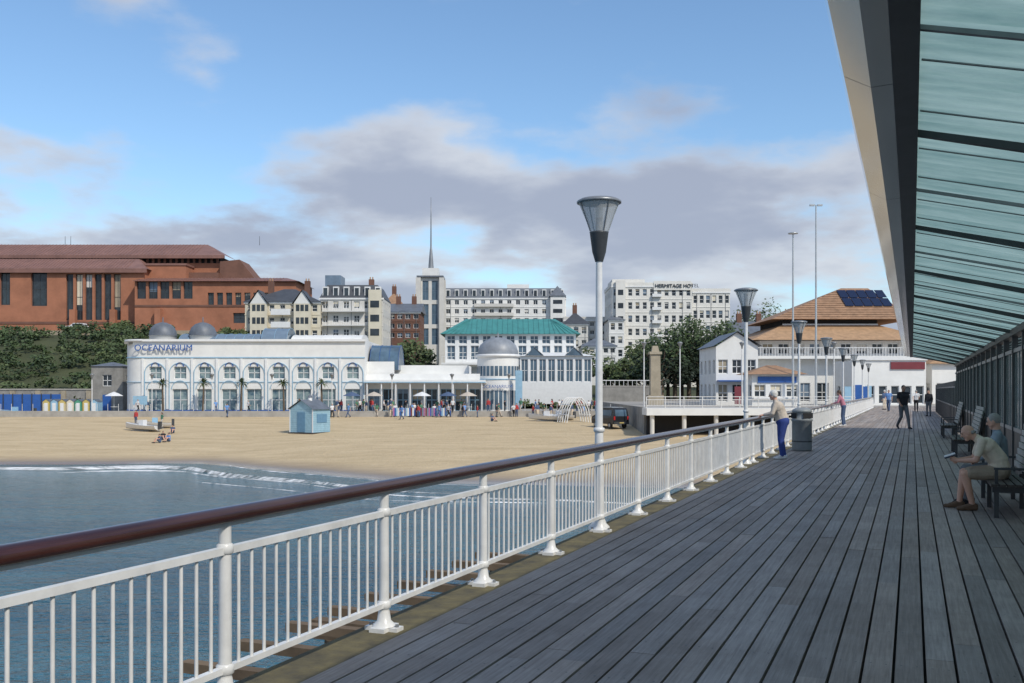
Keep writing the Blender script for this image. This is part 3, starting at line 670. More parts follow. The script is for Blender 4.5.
for i in range(76):
    b_=rp.choice([rp.uniform(-390,10),rp.uniform(-185,10),rp.uniform(-170,-40),rp.uniform(20,90)]); d=rp.uniform(124.5,129.2); x=ex(b_,d)
    z=-1.16 if (d>126 and x<13) else ground(x,d)
    if x>12 and d>100: d=120; x=min(x,12); z=ground(x,d)
    place(rp.choice(ST),'pedestrian',(x,d,z),rp.uniform(0,6.3),rp.uniform(.9,1.06))
for b_,d in ((-352,97),(-343,98),(-349,99.5),(-339,106),(-20,118)):
    x=ex(b_,d); place(rp.choice(SG),'sunbather',(x,d,ground(x,d)),rp.uniform(2,4.3))
for b_,d in ((-350,112),(-376,115),(-110,121)):
    x=ex(b_,d); place(rp.choice(ST),'pedestrian',(x,d,ground(x,d)),rp.uniform(2,4.3))

# ---------------------------------------------------------------- vegetation
def leaves(mb,c,rad,n,size,mats=('leaf_d','leaf_a','leaf_b','leaf_c'),clumps=14,rg=R):
    cl=[]
    for _ in range(clumps):
        a=rg.uniform(0,6.28); el=rg.uniform(-.7,1.4); q=rg.uniform(.45,.95)
        cl.append((c[0]+rad[0]*q*math.cos(a)*math.cos(el),c[1]+rad[1]*q*math.sin(a)*math.cos(el),c[2]+rad[2]*q*math.sin(el),rg.uniform(.22,.42)))
    for i in range(n):
        k=cl[i%clumps]; v=Vector((rg.gauss(0,1),rg.gauss(0,1),rg.gauss(0,1))).normalized()*rg.uniform(.5,1.05)*k[3]
        p=Vector((k[0]+v.x*rad[0],k[1]+v.y*rad[1],k[2]+v.z*rad[2]))
        a=Vector((rg.gauss(0,1),rg.gauss(0,1),rg.gauss(0,.6))).normalized(); b_=a.orthogonal().normalized()
        s1=size*rg.uniform(.6,1.3); s2=s1*rg.uniform(.4,.8)
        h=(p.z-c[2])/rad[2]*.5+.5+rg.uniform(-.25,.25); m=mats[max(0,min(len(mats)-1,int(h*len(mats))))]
        mb.add([p-a*s1,p+b_*s2,p+a*s1,p-b_*s2],[(0,1,2,3)],m)
def tree(name,b_,d,etop,w,n=900,size=.35,dark=False):
    x=ex(b_,d); y=d; z=ground(x,y); h=max(3.5,hz(etop,d)-z)
    A=Asm(name,(x,y,z-.2)); A['trunk'].cyl((0,0,0),(0,0,h*.6),h*.03,h*.018,'bark',8)
    for i in range(6):
        a=i*1.05+R.random(); A['limbs'].cyl((0,0,h*(.3+.03*i)),(math.cos(a)*w*.35,math.sin(a)*w*.35,h*(.62+.03*i)),h*.014,h*.005,'bark',6,False)
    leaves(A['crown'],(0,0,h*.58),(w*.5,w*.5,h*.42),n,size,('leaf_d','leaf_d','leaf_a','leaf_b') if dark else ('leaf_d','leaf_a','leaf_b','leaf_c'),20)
    A.done()
for b_,d,et,w in ((150,168,60,9),(163,170,68,10),(177,172,70,10),(192,170,68,10),(207,172,66,10),(222,176,60,8),(156,178,54,10),(170,180,56,10),(186,176,56,10),(202,178,54,10)):
    tree('pine_tree',b_,d,et,w,2000,.3,True)
for b_,d,et,w in ((240,232,82,12),(254,234,88,13),(266,238,80,10),(282,236,72,10),(-392,212,68,7),(-285,192,64,7),(-272,190,60,6),(-96,178,56,8),(-106,176,50,7),(100,180,30,6),(118,178,34,7),(132,176,30,6),(72,190,40,7),(-110,225,66,9),(84,255,68,9),(-120,240,74,9),(-490,222,64,8),(300,225,70,9),(314,230,66,9),(-212,200,58,7),(238,190,54,8),(250,192,52,8),(134,190,50,8),(120,215,44,8)):
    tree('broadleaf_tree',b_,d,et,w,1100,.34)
hs=MB(); rr=random.Random(21)
for i in range(280):
    x=rr.uniform(-125,-52); y=rr.uniform(150,205); 
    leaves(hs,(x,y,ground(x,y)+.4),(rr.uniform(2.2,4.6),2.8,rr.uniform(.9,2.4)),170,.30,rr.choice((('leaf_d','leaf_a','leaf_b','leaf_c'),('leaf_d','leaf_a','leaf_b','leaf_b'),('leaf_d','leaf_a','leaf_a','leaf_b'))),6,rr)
for i in range(60):
    x=rr.uniform(2,24); y=rr.uniform(153,172)
    leaves(hs,(x,y,ground(x,y)+.3),(2.2,2,rr.uniform(.7,1.5)),120,.28,('leaf_d','leaf_a','leaf_b','leaf_c'),5,rr)
for i in range(60):
    x=rr.uniform(-54,-4); y=rr.uniform(168,200)
    leaves(hs,(x,y,ground(x,y)+.3),(3,2,rr.uniform(1,2)),110,.3,('leaf_d','leaf_a','leaf_b'),5,rr)
hs.build('hillside_shrubs')
dm=MB()
for i in range(60):
    x=rr.uniform(-260,260); y=rr.uniform(330,420); leaves(dm,(x,y,ground(x,y)+6),(10,8,rr.uniform(5,11)),160,1.0,('leaf_d','leaf_a','leaf_b'),8,rr)
dm.build('distant_trees')
def palm(x,y,z,h,first=[]):
    A=Asm('palm_tree',(x,y,z),R.uniform(0,6)); A['trunk'].cyl((0,0,0),(.1,0,h*.7),.16,.10,'bark',8)
    for i in range(60):
        a=R.uniform(0,6.28); el=R.uniform(-.5,1.3); L=R.uniform(.8,1.25); p=Vector((.1,0,h*.72)); d=Vector((math.cos(a)*math.cos(el),math.sin(a)*math.cos(el),math.sin(el)))
        s=Vector((-math.sin(a),math.cos(a),0))*.07; mid=p+d*L*.6; tip=p+d*L+Vector((0,0,-.35*L))
        A['fronds'].add([p-s*.4,p+s*.4,mid+s,mid-s,tip],[(0,1,2,3),(3,2,4)],R.choice(('leaf_a','leaf_b','leaf_c')))
    A.done()
for b_ in (-349,-309,-271,-228,-190): palm(ex(b_,128),128,-1.16,5.2)

# ---------------------------------------------------------------- oceanarium
OX=ex(-392,130)
A=Asm('oceanarium_building',(0,0,-1.16))
x0,x1=OX,ex(-147,130); yF,yB=130.0,148.0; H=8.2+1.16
r=3.0
ops=[]
facade_x0=x0+r; L=x1-facade_x0; nb=9; st=L/nb
for i in range(nb):
    c=st*(i+.5); ops+=[(c-1.0,c+1.0,.15,3.0)]
    ops+=[(c-.8,c+.8,4.3,5.9)]
facade(A,(facade_x0,yF),(x1,yF),0,H,ops,'render_white','glass_mural','white_paint',.3)
facade(A,(x1,yF),(x1,yB),0,H,[],'render_white'); facade(A,(x1,yB),(x0,yB),0,H,[],'render_white'); facade(A,(x0,yB),(x0,yF+r),0,H,gridops(yB-yF-r,5,1.2,[(.6,2.8),(4.9,6.0)]),'render_white')
A['walls'].lathe((x0+r,yF+r,0),[(r,0),(r,H)],'render_white',10,True,math.pi,1.5*math.pi)
A['roof'].box(x0+.4,x1-.1,yF+.4,yB-.1,H-.5,H-.2,'stone_grey')
for z,h in ((7.0,.14),(.02,.25),(3.85,.08)):
    A['blue_bands'].box(facade_x0,x1,yF-.10,yF-.003,z,z+h,'blue_paint' if h>.2 else 'sky_blue_paint')
    A['blue_bands'].lathe((x0+r,yF+r,z),[(r+.003,0),(r+.10,0),(r+.10,h),(r+.003,h)],'blue_paint' if h>.2 else 'sky_blue_paint',10,True,math.pi,1.5*math.pi)
A['cornice'].box(facade_x0,x1+.2,yF-.35,yF-.004,H-.2,H+.10,'white_paint'); A['cornice'].lathe((x0+r,yF+r,H-.2),[(r+.004,0),(r+.35,0),(r+.35,.30),(r,.30)],'white_paint',10,True,math.pi,1.5*math.pi)
def ring(mb,cx,y,cz,ro,ri,m,a0=0,a1=2*math.pi,n=20,dep=.12):
    vs=[]
    for i in range(n+1):
        t=a0+(a1-a0)*i/n; c,s=math.cos(t),math.sin(t)
        vs+=[(cx+ro*c,y,cz+ro*s),(cx+ri*c,y,cz+ri*s),(cx+ro*c,y-dep,cz+ro*s),(cx+ri*c,y-dep,cz+ri*s)]
    fs=[]
    for i in range(n): a=i*4;b_=a+4; fs+=[(a+2,a+3,b_+3,b_+2),(a,b_,b_+2,a+2),(a+1,a+3,b_+3,b_+1)]
    mb.add(vs,fs,m)
for i in range(nb):
    cx=facade_x0+st*(i+.5)
    ring(A['arches'],cx,yF-.004,5.0,1.42,1.35,'sky_blue_paint',0,math.pi); ring(A['arches'],cx,yF-.004,5.9,.55,.45,'blue_paint',0,math.pi)
    for sg in (-1,1): A['arches'].box(cx+sg*1.385-.035,cx+sg*1.385+.035,yF-.12,yF-.005,.4,5.0,'sky_blue_paint')
    ring(A['arches'],cx,yF-.004,3.0,1.1,1.04,'sky_blue_paint',0,math.pi)
    A['pilasters'].box(facade_x0+st*i-.14,facade_x0+st*i+.14,yF-.18,yF-.006,.4,6.95,'white_paint')
for b_ in (-349,-309):
    cx=ex(b_,134)
    A['dome_drums'].lathe((cx,134,H-.2),[(1.75,0),(1.75,.9),(1.9,.95)],'render_white',20); A['domes'].lathe((cx,134,H+.75),[(1.8,0),(1.75,.5),(1.5,1.1),(1.0,1.55),(.4,1.78),(.1,1.82),(.05,2.5),(0,2.55)],'slate',20)
def vault(mb,xa,xb,y0,y1,z,h,m,mw,rib='white_paint'):
    n=12; vs=[]
    for i in range(n+1):
        t=math.pi*i/n; yy_=(y0+y1)/2-math.cos(t)*(y1-y0)/2; zz=z+math.sin(t)*h; vs+=[(xa,yy_,zz),(xb,yy_,zz)]
    mb.add(vs,[(2*i,2*i+1,2*i+3,2*i+2) for i in range(n)],m,True)
    mb.add([vs[2*i] for i in range(n+1)],[tuple(range(n+1))],mw); mb.add([vs[2*i+1] for i in range(n+1)],[tuple(range(n,-1,-1))],mw)
    k=int((xb-xa)/1.2)
    for q in range(k+1):
        xx=xa+(xb-xa)*q/k; pr=[(xx,(y0+y1)/2-math.cos(math.pi*i/n)*((y1-y0)/2+.04),z+math.sin(math.pi*i/n)*(h+.04)) for i in range(n+1)]
        for a,c in zip(pr,pr[1:]): mb.cyl(a,c,.03,.03,rib,4,False)
vault(A['glazed_vaults'],ex(-330,134),ex(-248,134),132.5,140,H-.2,1.3,'lead_blue','glass_blue','sky_blue_paint')
vault(A['glazed_vaults'],ex(-247,134),ex(-222,134),132.0,138,H-.2,2.0,'lead_blue','glass_blue','sky_blue_paint')
vault(A['glazed_vaults'],ex(-222,134)+.2,ex(-150,134),133.5,141,H-.2,1.2,'render_white','render_white')
xw0,xw1=x1+.003,ex(-30,130)
facade(A,(xw0,yF+1.5),(xw1,yF+1.5),0,5.0,gridops(xw1-xw0,8,1.45,[(.1,3.0)]),'render_white','glass_dark','sky_blue_paint',.25)
A['roof'].box(xw0,xw1,yF+1.6,yB-2,4.7,4.98,'render_white'); A['canopy'].box(xw0,xw1+.5,yF-1.2,yF+1.495,3.75,4.15,'white_paint'); A['canopy'].box(xw0,xw1+.5,yF-1.26,yF-1.203,3.8,3.92,'sky_blue_paint')
for i in range(9): A['columns'].cyl((xw0+.4+i*1.85,yF-1,0),(xw0+.4+i*1.85,yF-1,3.75),.10,.10,'white_paint',8)
A['walls'].box(xw0,xw1-2,yF+5,yB-3,5,6.2,'render_white')
vault(A['glazed_vaults'],x1+.3,ex(-112,134),132,139,5.5,3.4,'glass_blue','glass_blue','blue_paint')
A['walls'].box(x1+.01,x1+3.6,131.6,131.9,4.98,6.6,'render_white')
cx=ex(-14,133); Hr=hz(36,130)+1.16
A['walls'].lathe((cx,133,0),[(2.75,0),(2.75,Hr)],'render_white',28)
A['cornice'].lathe((cx,133,Hr-.4),[(2.76,0),(3.0,.1),(3.0,.4),(2.6,.45)],'white_paint',28); A['blue_bands'].lathe((cx,133,4.2),[(2.754,0),(2.82,0),(2.82,.14),(2.754,.14)],'sky_blue_paint',28)
A['domes'].lathe((cx,133,Hr+.04),[(2.7,0),(2.68,.4),(2.4,1.2),(1.8,1.8),(.9,2.2),(.1,2.3),(.05,2.9),(0,2.9)],'dome_grey',28)
for i in range(14):
    a=math.pi+.25+i*.21; ca,sa=math.cos(a),math.sin(a); q=2.76
    for za,zb in ((.3,2.8),(4.7,6.0)):
        w=.22; A['windows'].add([(cx+q*ca+w*sa,133+q*sa-w*ca,za),(cx+q*ca-w*sa,133+q*sa+w*ca,za),(cx+q*ca-w*sa,133+q*sa+w*ca,zb),(cx+q*ca+w*sa,133+q*sa-w*ca,zb)],[(0,1,2,3)],'glass_blue')
A['sign_board'].box(cx+2.3,cx+3.2,129.6,129.8,.6,5.4,'sky_blue_paint'); A['sign_board'].cyl((cx+2.75,129.9,0),(cx+2.75,129.9,5.6),.08,.08,'steel_light',8)
e=A.done()
text('OCEANARIUM',1.12,(facade_x0-1.0,yF-.40,H-1.40),e,'blue_paint',spacing=1.06,ext=.06)
text('OCEANARIUM',.62,(cx-2.1,129.9,3.1),e,'blue_paint')

A=Asm('blue_hoarding',(ex(-520,131),131,-1.16)); 
for i in range(12): A['panels'].box(i*1.25-6,i*1.25-4.78,0,.1,0,2.3,'blue_paint'); A['posts'].box(i*1.25-6.04,i*1.25-5.96,-.12,-.003,0,2.4,'dark_metal')
A.done()
hutc=['yellow_paint','sky_blue_paint','yellow_paint','render_cream','green_paint','yellow_paint','sky_blue_paint']
for i,c in enumerate(hutc):
    A=Asm('beach_hut',(ex(-466+i*8,128),128,-1.16)); A['walls'].box(-.45,.45,0,1.6,0,1.35,c); gabley(A['roof'],-.45,.45,0,1.6,1.35,.35,'slate',c,.06); A['door'].box(-.22,.22,-.03,-.003,.05,1.2,'white_paint'); A.done()
A=Asm('retaining_wall',(-58,150,-1.5)); A['wall'].box(-80,6.5,0,1.0,0,3.2,'stone_grey'); A['coping'].box(-80,6.6,-.12,1.1,3.203,3.4,'concrete'); 
for i in range(22): A['buttresses'].box(-78+i*3.8,-77.3+i*3.8,-.3,-.003,0,3.1,'stone_buff')
A.done()
A=Asm('stone_kiosk',(ex(-405,140),140,-1.16)); block(A,-2.2,2.2,0,4,0,6.2,1,1,1.3,[(3.4,5)],'stone_grey'); hip(A['roof'],-2.2,2.2,0,4,6.2,.6,'slate',.2); A['door'].box(-.6,.6,-.05,-.003,0,2.2,'blue_paint'); A.done()

# ---------------------------------------------------------------- conference centre (brick)
D=215
A=Asm('brick_conference_centre',(0,0,0)); 
def X(b_): return ex(b_,D)
def Z(e_): return hz(e_,D)
zb=8
xa,xb=X(-580),X(-368)
Lw=xb-xa
def u(b_): return X(b_)-xa
wops=[(u(-512),u(-502),Z(85),Z(118)),(u(-481),u(-465),Z(84),Z(118))]
for i in range(6): wops.append((u(-446+i*9.5),u(-446+i*9.5+7.2),Z(70),Z(116)))
facade(A,(xa,D),(xb,D),zb,Z(122),wops,'brick_red','glass_dark','dark_metal',.6,True,.12)
facade(A,(xb,D),(xb,D+12),zb,Z(122),[],'brick_red'); facade(A,(xa,D+30),(xa,D),zb,Z(122),[],'brick_red')
A['roof'].add([(xa,D-.8,Z(121)),(xb+.8,D-.8,Z(121)),(xb-3,D+5,Z(134)),(xa,D+5,Z(134)),(xb+.8,D+12,Z(121)),(xb-3,D+12,Z(134))],[(0,1,2,3),(1,4,5,2)],'copper_brown')
A['fascia'].box(xa,xb+.8,D-.82,D-.5,Z(117),Z(121)-.01,'copper_brown')
for i in range(60):
    xx=xa+(xb-3-xa)*i/60; A['roof_seams'].cyl((xx,D-.8,Z(121)+.04),(xx,D+5,Z(134)+.04),.06,.06,'copper_brown',4,False)
xc=ex(-290,D+8)
zu=hz(134,D+8)
A['walls'].box(xa,xc,D+8,D+22,zb,zu-1.6,'brick_red'); A['clerestory'].box(xa,xc-.5,D+8.5,D+21,zu-1.6,zu-.05,'dark_void')
for i in range(46): 
    xx=xa+(xc-xa)*i/46; A['clerestory_piers'].box(xx,xx+.5,D+8.1,D+8.49,zu-1.6,zu-.06,'brick_dark')
A['roof'].add([(xa,D+6.5,zu),(xc+1,D+6.5,zu),(xc-5,D+14,zu+3.4),(xa,D+14,zu+3.4),(xc+1,D+18,zu),(xc-5,D+18,zu+3.4)],[(0,1,2,3),(1,4,5,2)],'copper_brown')
A['roof'].quad((xa,D+14,zu+3.4),(xc-5,D+14,zu+3.4),(xc-5,D+18,zu+3.4),(xa,D+18,zu+3.4),'copper_brown')
A['fascia'].box(xa,xc+1,D+6.4,D+6.7,zu-.7,zu-.01,'copper_brown')
for i in range(70):
    xx=xa+(xc-5-xa)*i/70; A['roof_seams'].cyl((xx,D+6.5,zu+.04),(xx,D+14,zu+3.44),.06,.06,'copper_brown',4,False)
x2,x3=X(-372),X(-213)
wops=[(X(-370+i*11.5)-x2,X(-361+i*11.5)-x2,Z(90),Z(107)) for i in range(5)]+[(X(-275)-x2,X(-262)-x2,Z(66),Z(76))]
wops+=[(X(-300+i*9)-x2,X(-294+i*9)-x2,Z(84),Z(96)) for i in range(9)]
facade(A,(x2,D-3),(x3,D-3),zb,Z(108),wops,'brick_red','glass_dark','dark_metal',.5,True,.12); facade(A,(x3,D-3),(x3,D+14),zb,Z(108),[],'brick_red'); facade(A,(x2,D+7),(x2,D-3),zb,Z(108),[],'brick_red')
A['roof'].add([(x2-.5,D-3.8,Z(107)),(x3+.8,D-3.8,Z(107)),(x3-3,D+2,Z(113)),(x2,D+2,Z(113)),(x3+.8,D+14,Z(107)),(x3-3,D+14,Z(113))],[(0,1,2,3),(1,4,5,2)],'copper_brown'); A['roof'].quad((x2,D+2,Z(113)),(x3-3,D+2,Z(113)),(x3-3,D+14,Z(113)),(x2,D+14,Z(113)),'copper_brown')
for i in range(44):
    xx=x2+(x3-3-x2)*i/44; A['roof_seams'].cyl((xx,D-3.8,Z(107)+.04),(xx,D+2,Z(113)+.04),.05,.05,'copper_brown',4,False)
A['walls'].box(X(-372),X(-330),D+2.5,D+7.9,zb,Z(126),'brick_red'); A['roof'].box(X(-373),X(-329),D+2.3,D+7.9,Z(126)+.003,Z(128),'copper_brown')
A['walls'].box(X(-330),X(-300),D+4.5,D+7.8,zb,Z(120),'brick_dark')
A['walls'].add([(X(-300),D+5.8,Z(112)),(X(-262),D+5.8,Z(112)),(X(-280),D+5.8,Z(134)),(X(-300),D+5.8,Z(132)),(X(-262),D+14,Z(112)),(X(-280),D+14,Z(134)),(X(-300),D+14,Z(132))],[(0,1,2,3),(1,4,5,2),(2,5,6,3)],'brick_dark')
A['copings'].box(X(-372),x3,D-3.15,D-3.003,Z(82),Z(82)+.4,'brick_dark'); A['copings'].box(xa,xb,D-.13,D-.003,Z(66),Z(66)+.5,'brick_dark')
for bb in (-478,-472,-270): A['aerials'].cyl((X(bb),D+15,zu+3.4),(X(bb),D+15,zu+5.5),.06,.04,'dark_metal',5)
for b0 in (-440,-400,-350): A['buttresses'].box(X(b0),X(b0)+1.2,D-4.6 if b0>-372 else D-1.4,D-3.004 if b0>-372 else D-.14,zb,Z(80),'brick_red')
A.done()

def house(name,b0,b1,d,etop,ebase,floors,nf,ns,wm,roof,rm,rh,dep=14,rot=0,w=1.1,gm='glass_dark',ins=None,z0=None,fm='white_paint',chim=0,ov=.4,gz=None):
    W=ex(b1,d)-ex(b0,d); zt=hz(etop,d); z0=(ground(ex(b0,d),d)-3 if z0 is None else z0); zz=hz(ebase,d)
    A=Asm(name,(ex(b0,d),d,z0),rot); Ht=zt-z0; fh=(zt-zz)/floors; base=zz-z0
    block(A,0,W,0,dep,0,Ht,nf,ns,w,rows(base,floors,fh,fh*.25,fh*.52),wm,gm,fm)
    for i in range(1,floors): A['string_courses'].box(-.08,W+.08,-.08,-.003,base+fh*i-.08,base+fh*i+.06,wm)
    A['cornice'].box(-.2,W+.2,-.2,-.004,Ht-.3,Ht+.02,'white_paint')
    if W>4:
        for q in (.12,.5,.88): A['downpipes'].cyl((W*q,-.07,0),(W*q,-.07,Ht-.35),.05,.05,'grey_metal',5,False)
    if roof=='hip': hip(A['roof_slopes'],0,W,0,dep,Ht+.02,rh,rm,ov,ins)
    if roof=='gable': hip(A['roof_slopes'],0,W,0,dep,Ht+.02,rh,rm,ov,gable=True)
    if roof=='mansard':
        mansard(A['roof_slopes'],0,W,0,dep,Ht+.02,rh,rm)
        n=nf
        for i in range(n):
            xx=W/n*(i+.5); A['dormers'].box(xx-.55,xx+.55,.15,1.6,Ht+.25,Ht+rh*.85,'white_paint'); A['dormers'].box(xx-.38,xx+.38,.11,.147,Ht+.4,Ht+rh*.75,gm)
    if roof=='flat': 
        A['parapet'].box(-.15,W+.15,-.15,.15,Ht+.02,Ht+.8,wm); A['parapet'].box(-.15,.15,.15,dep,Ht+.02,Ht+.8,wm); A['parapet'].box(W-.15,W+.15,.15,dep,Ht+.02,Ht+.8,wm)
    for i in range(chim):
        xx=W*(i+.5)/chim; A['chimneys'].box(xx-.5,xx+.5,dep*.45,dep*.45+1,Ht,Ht+rh+1.6,'brick_dark'); 
        for q in (-.25,.25): A['chimneys'].cyl((xx+q,dep*.45+.5,Ht+rh+1.6),(xx+q,dep*.45+.5,Ht+rh+2.1),.14,.12,'tile_orange',6)
    return A,W,Ht,base,fh
A,W,Ht,base,fh=house('cream_villa',-267,-192,190,88,50,3,7,4,'render_cream','hip','slate_dark',3.0,12,w=1.0,chim=2)
for xx in (W*.2,W*.78):
    A['bay_windows'].box(xx-1.6,xx+1.6,-1.2,-.203,0,Ht-.4,'render_cream'); gabley(A['gables'],xx-1.6,xx+1.6,-1.2,3,Ht-.39,2.6,'slate_dark','render_white',.3)
    for f_ in range(3):
        for q in (-.85,0,.85): A['bay_glass'].box(xx+q-.32,xx+q+.32,-1.24,-1.203,base+fh*f_+fh*.25,base+fh*f_+fh*.75,'glass_dark')
for f_ in range(1,3): A['balcony_rails'].box(W*.36,W*.62,-1.1,-1.0,base+fh*f_,base+fh*f_+1,'white_paint'); A['balcony_rails'].box(W*.36,W*.62,-1.1,-.21,base+fh*f_-.12,base+fh*f_-.003,'white_paint')
A.done()
A,W,Ht,base,fh=house('seafront_guest_house',-192,-129,192,92,50,3,6,4,'render_pale','mansard','slate_dark',2.6,12,w=1.1,chim=2)
A['penthouse'].box(W*.05,W*.3,2,7,Ht,Ht+4.6,'lead_blue'); A['bays'].box(W*.78,W*.98,-1.0,-.203,0,Ht+1.5,'render_cream'); 
for f_ in range(3): A['bay_glass'].box(W*.81,W*.95,-1.05,-1.003,base+fh*f_+.8,base+fh*f_+2.1,'glass_dark'); A['awnings'].box(W*.05,W*.72,-1.3,-.21,base+fh*f_+.0,base+fh*f_+.14,'white_paint')
for f_ in range(3):
    for i in range(24): A['balustrade'].box(W*.05+i*W*.028,W*.05+i*W*.028+.06,-1.28,-1.22,base+fh*f_+.14,base+fh*f_+.95,'white_paint')
A.done()
A,W,Ht,base,fh=house('brick_terrace',-124,-92,215,78,50,3,4,3,'brick_dark','gable','slate',2.2,10,chim=2); A.done()
A,W,Ht,base,fh=house('terrace_house',-128,-112,235,86,60,2,2,2,'render_pale','hip','tile_brown',3,9,chim=1); A.done()
d=250; A=Asm('church_tower',(ex(-81,d),d,2)); zt=hz(117,d)-2
for xx,yy_ in ((-2.9,-2.9),(2.9,-2.9),(2.9,2.9),(-2.9,2.9)): A['corner_piers'].box(xx-.6,xx+.6,yy_-.6,yy_+.6,0,zt-1.5,'render_pale')
block(A,-2.29,2.29,-2.6,2.6,0,zt-1,2,2,1.5,[(zt-18,zt-14),(zt-13,zt-8),(zt-7,zt-2.2)],'render_pale','glass_blue','lead_blue'); A['cap'].box(-3.3,3.3,-3.3,3.3,zt-1.4,zt-1.0,'slate'); A['cap'].box(-2,2,-2,2,zt-1,zt+1.0,'render_white')
A['spire'].lathe((0,0,zt+1.0),[(.7,0),(.55,2),(.28,5),(.22,5.2),(.12,13),(.05,hz(193,d)-2-zt-1.0),(0,hz(193,d)-2-zt-1.0)],'grey_metal',8); A.done()
A,W,Ht,base,fh=house('white_hotel',-77,54,255,92,56,4,15,5,'render_white','mansard','slate',2.6,16,w=1.1); 
A['turret'].box(W*.88,W*.99,-1.4,3,0,Ht+.4,'render_white'); hip(A['turret_roof'],W*.88,W*.99,-1.4,3,Ht+.4,2.8,'slate',.3)
for f_ in range(4): A['turret_glass'].box(W*.9,W*.97,-1.45,-1.403,base+fh*f_+.7,base+fh*f_+1.7,'glass_dark'); A['balconies'].box(W*.3,W*.6,-1,-.21,base+fh*f_,base+fh*f_+.8,'render_pale')
A['lift_house'].box(W*.55,W*.72,5,10,Ht+2.6,Ht+4,'render_white'); A.done()
A,W,Ht,base,fh=house('flats_block',52,102,250,70,45,3,8,3,'render_pale','flat','slate',0,12,w=1.5); A.done()
A,W,Ht,base,fh=house('slate_roof_house',52,76,225,66,40,2,3,3,'render_pale','hip','slate_dark',3,9,chim=1); A.done()
A,W,Ht,base,fh=house('town_building',70,104,200,44,16,3,5,3,'render_white','hip','slate',2,10,w=1.0); A.done()

A,W,Ht,base,fh=house('seafront_hotel',100,180,230,104,38,5,11,5,'render_ivory','flat','slate',0,18,w=.95,fm='white_paint')
A['bays'].box(.8,3.0,-.9,-.203,0,Ht+1.2,'render_ivory'); A['attic_block'].box(.2,W*.42,1.5,12,Ht,Ht+1.7,'render_ivory')
for f_ in range(5):
    A['bay_glass'].box(1.3,2.5,-.95,-.903,base+fh*f_+.9,base+fh*f_+2.1,'glass_dark'); A['balconies'].box(W*.5,W*.62,-.8,-.21,base+fh*f_+.5,base+fh*f_+1.2,'white_paint')
A['name_board'].box(W*.52,W*.99,-.28,-.21,Ht-.95,Ht+1.1,'render_ivory')
e=A.done(); text('HERMITAGE HOTEL',1.15,(W*.535,-.40,Ht-.35),e,'slate_dark',spacing=1.0,ext=.08)
A,W,Ht,base,fh=house('seafront_hotel_annexe',180.2,218,231,98,38,4,6,5,'render_ivory','flat','slate',0,16,w=.95); A.done()
A,W,Ht,base,fh=house('hotel_side_wing',97,112,226,70,30,3,2,3,'render_white','hip','slate',1.6,12,w=1.0); A.done()
A,W,Ht,base,fh=house('gabled_house',222,262,200,56,30,2,4,3,'render_pale','gable','slate',2.8,9,w=1.0,chim=2); A.done()
A,W,Ht,base,fh=house('roadside_house',262,300,205,60,30,2,4,3,'stone_buff','hip','slate_dark',2.6,9,w=1.0,chim=1); A.done()

# teal roof pavilion
d=165; A=Asm('teal_roof_pavilion',(ex(-67,d),d,-.5)); W=ex(64,d)-ex(-67,d); zt=hz(56,d)+.5; zb_=hz(25,d)+.5
A['walls'].box(0,W,.6,12,0,zb_+.4,'render_white'); facade(A,(0,.2),(W,.2),zb_+.4,zt,gridops(W,11,1.35,[(zb_+.9,zt-1.9),(zt-1.6,zt-.25)]),'white_paint','glass_blue','white_paint',.3)
facade(A,(W,.2),(W,12),zb_+.4,zt,gridops(11.8,6,1.35,[(zb_+.9,zt-.4)]),'white_paint','glass_blue'); facade(A,(0,12),(0,.2),zb_+.4,zt,gridops(11.8,6,1.35,[(zb_+.9,zt-.4)]),'white_paint','glass_blue')
zr=hz(71,d+6)+.5
hip(A['roof'],0,W,.2,12,zt,zr-zt,'teal_roof',.8,4)
for i in range(26): A['roof_seams'].cyl((W*i/25,-.6,zt+.05),(min(max(W*i/25,4),W-4),6.1,zr+.03),.05,.05,'teal_roof',4,False)
A['terrace'].box(-.5,W+.5,-2,.19,zb_,zb_+.35,'render_white')
for i in range(40): A['terrace_rail'].box(-.4+i*W/39,-.34+i*W/39,-1.95,-1.9,zb_+.35,zb_+1.3,'white_paint')
A['terrace_rail'].box(-.5,W+.5,-1.97,-1.88,zb_+1.3,zb_+1.36,'white_paint')
for i in range(9): A['lower_openings'].box(.6+i*W/9,.6+i*W/9+1.4,.56,.597,1.8,zb_-.6,'glass_dark')
A.done()
d=158; A=Asm('white_glazed_cafe',(ex(8,d),d,-.5)); W=ex(80,d)-ex(8,d); zt=hz(34,d)+.5
facade(A,(0,0),(W,0),0,zt,gridops(W,8,1.1,[(3.5,zt-.5)]),'white_paint','glass_blue'); facade(A,(W,0),(W,7),0,zt,gridops(7,4,1.1,[(3.5,zt-.5)]),'white_paint','glass_blue'); facade(A,(0,7),(0,0),0,zt,[],'white_paint')
mansard(A['roof'],0,W,0,7,zt,.6,'white_paint',2,.4)
for xx in (W*.2,W*.75): gabley(A['roof_gables'],xx-1.3,xx+1.3,-.3,4,zt+.1,1.3,'white_paint','glass_blue',.15)
A.done()
A=Asm('garden_terrace_wall',(ex(90,150),150.5,-1.2)); A['wall'].box(0,9,0,.5,0,3.4,'stone_grey'); A['coping'].box(-.05,9.05,-.08,.58,3.403,3.55,'concrete'); A['parapet_rail'].box(0,9,.2,.26,4.3,4.4,'white_paint')
for i in range(14): A['parapet_rail'].box(i*.66,i*.66+.06,.2,.26,3.55,4.3,'white_paint')
A.done()

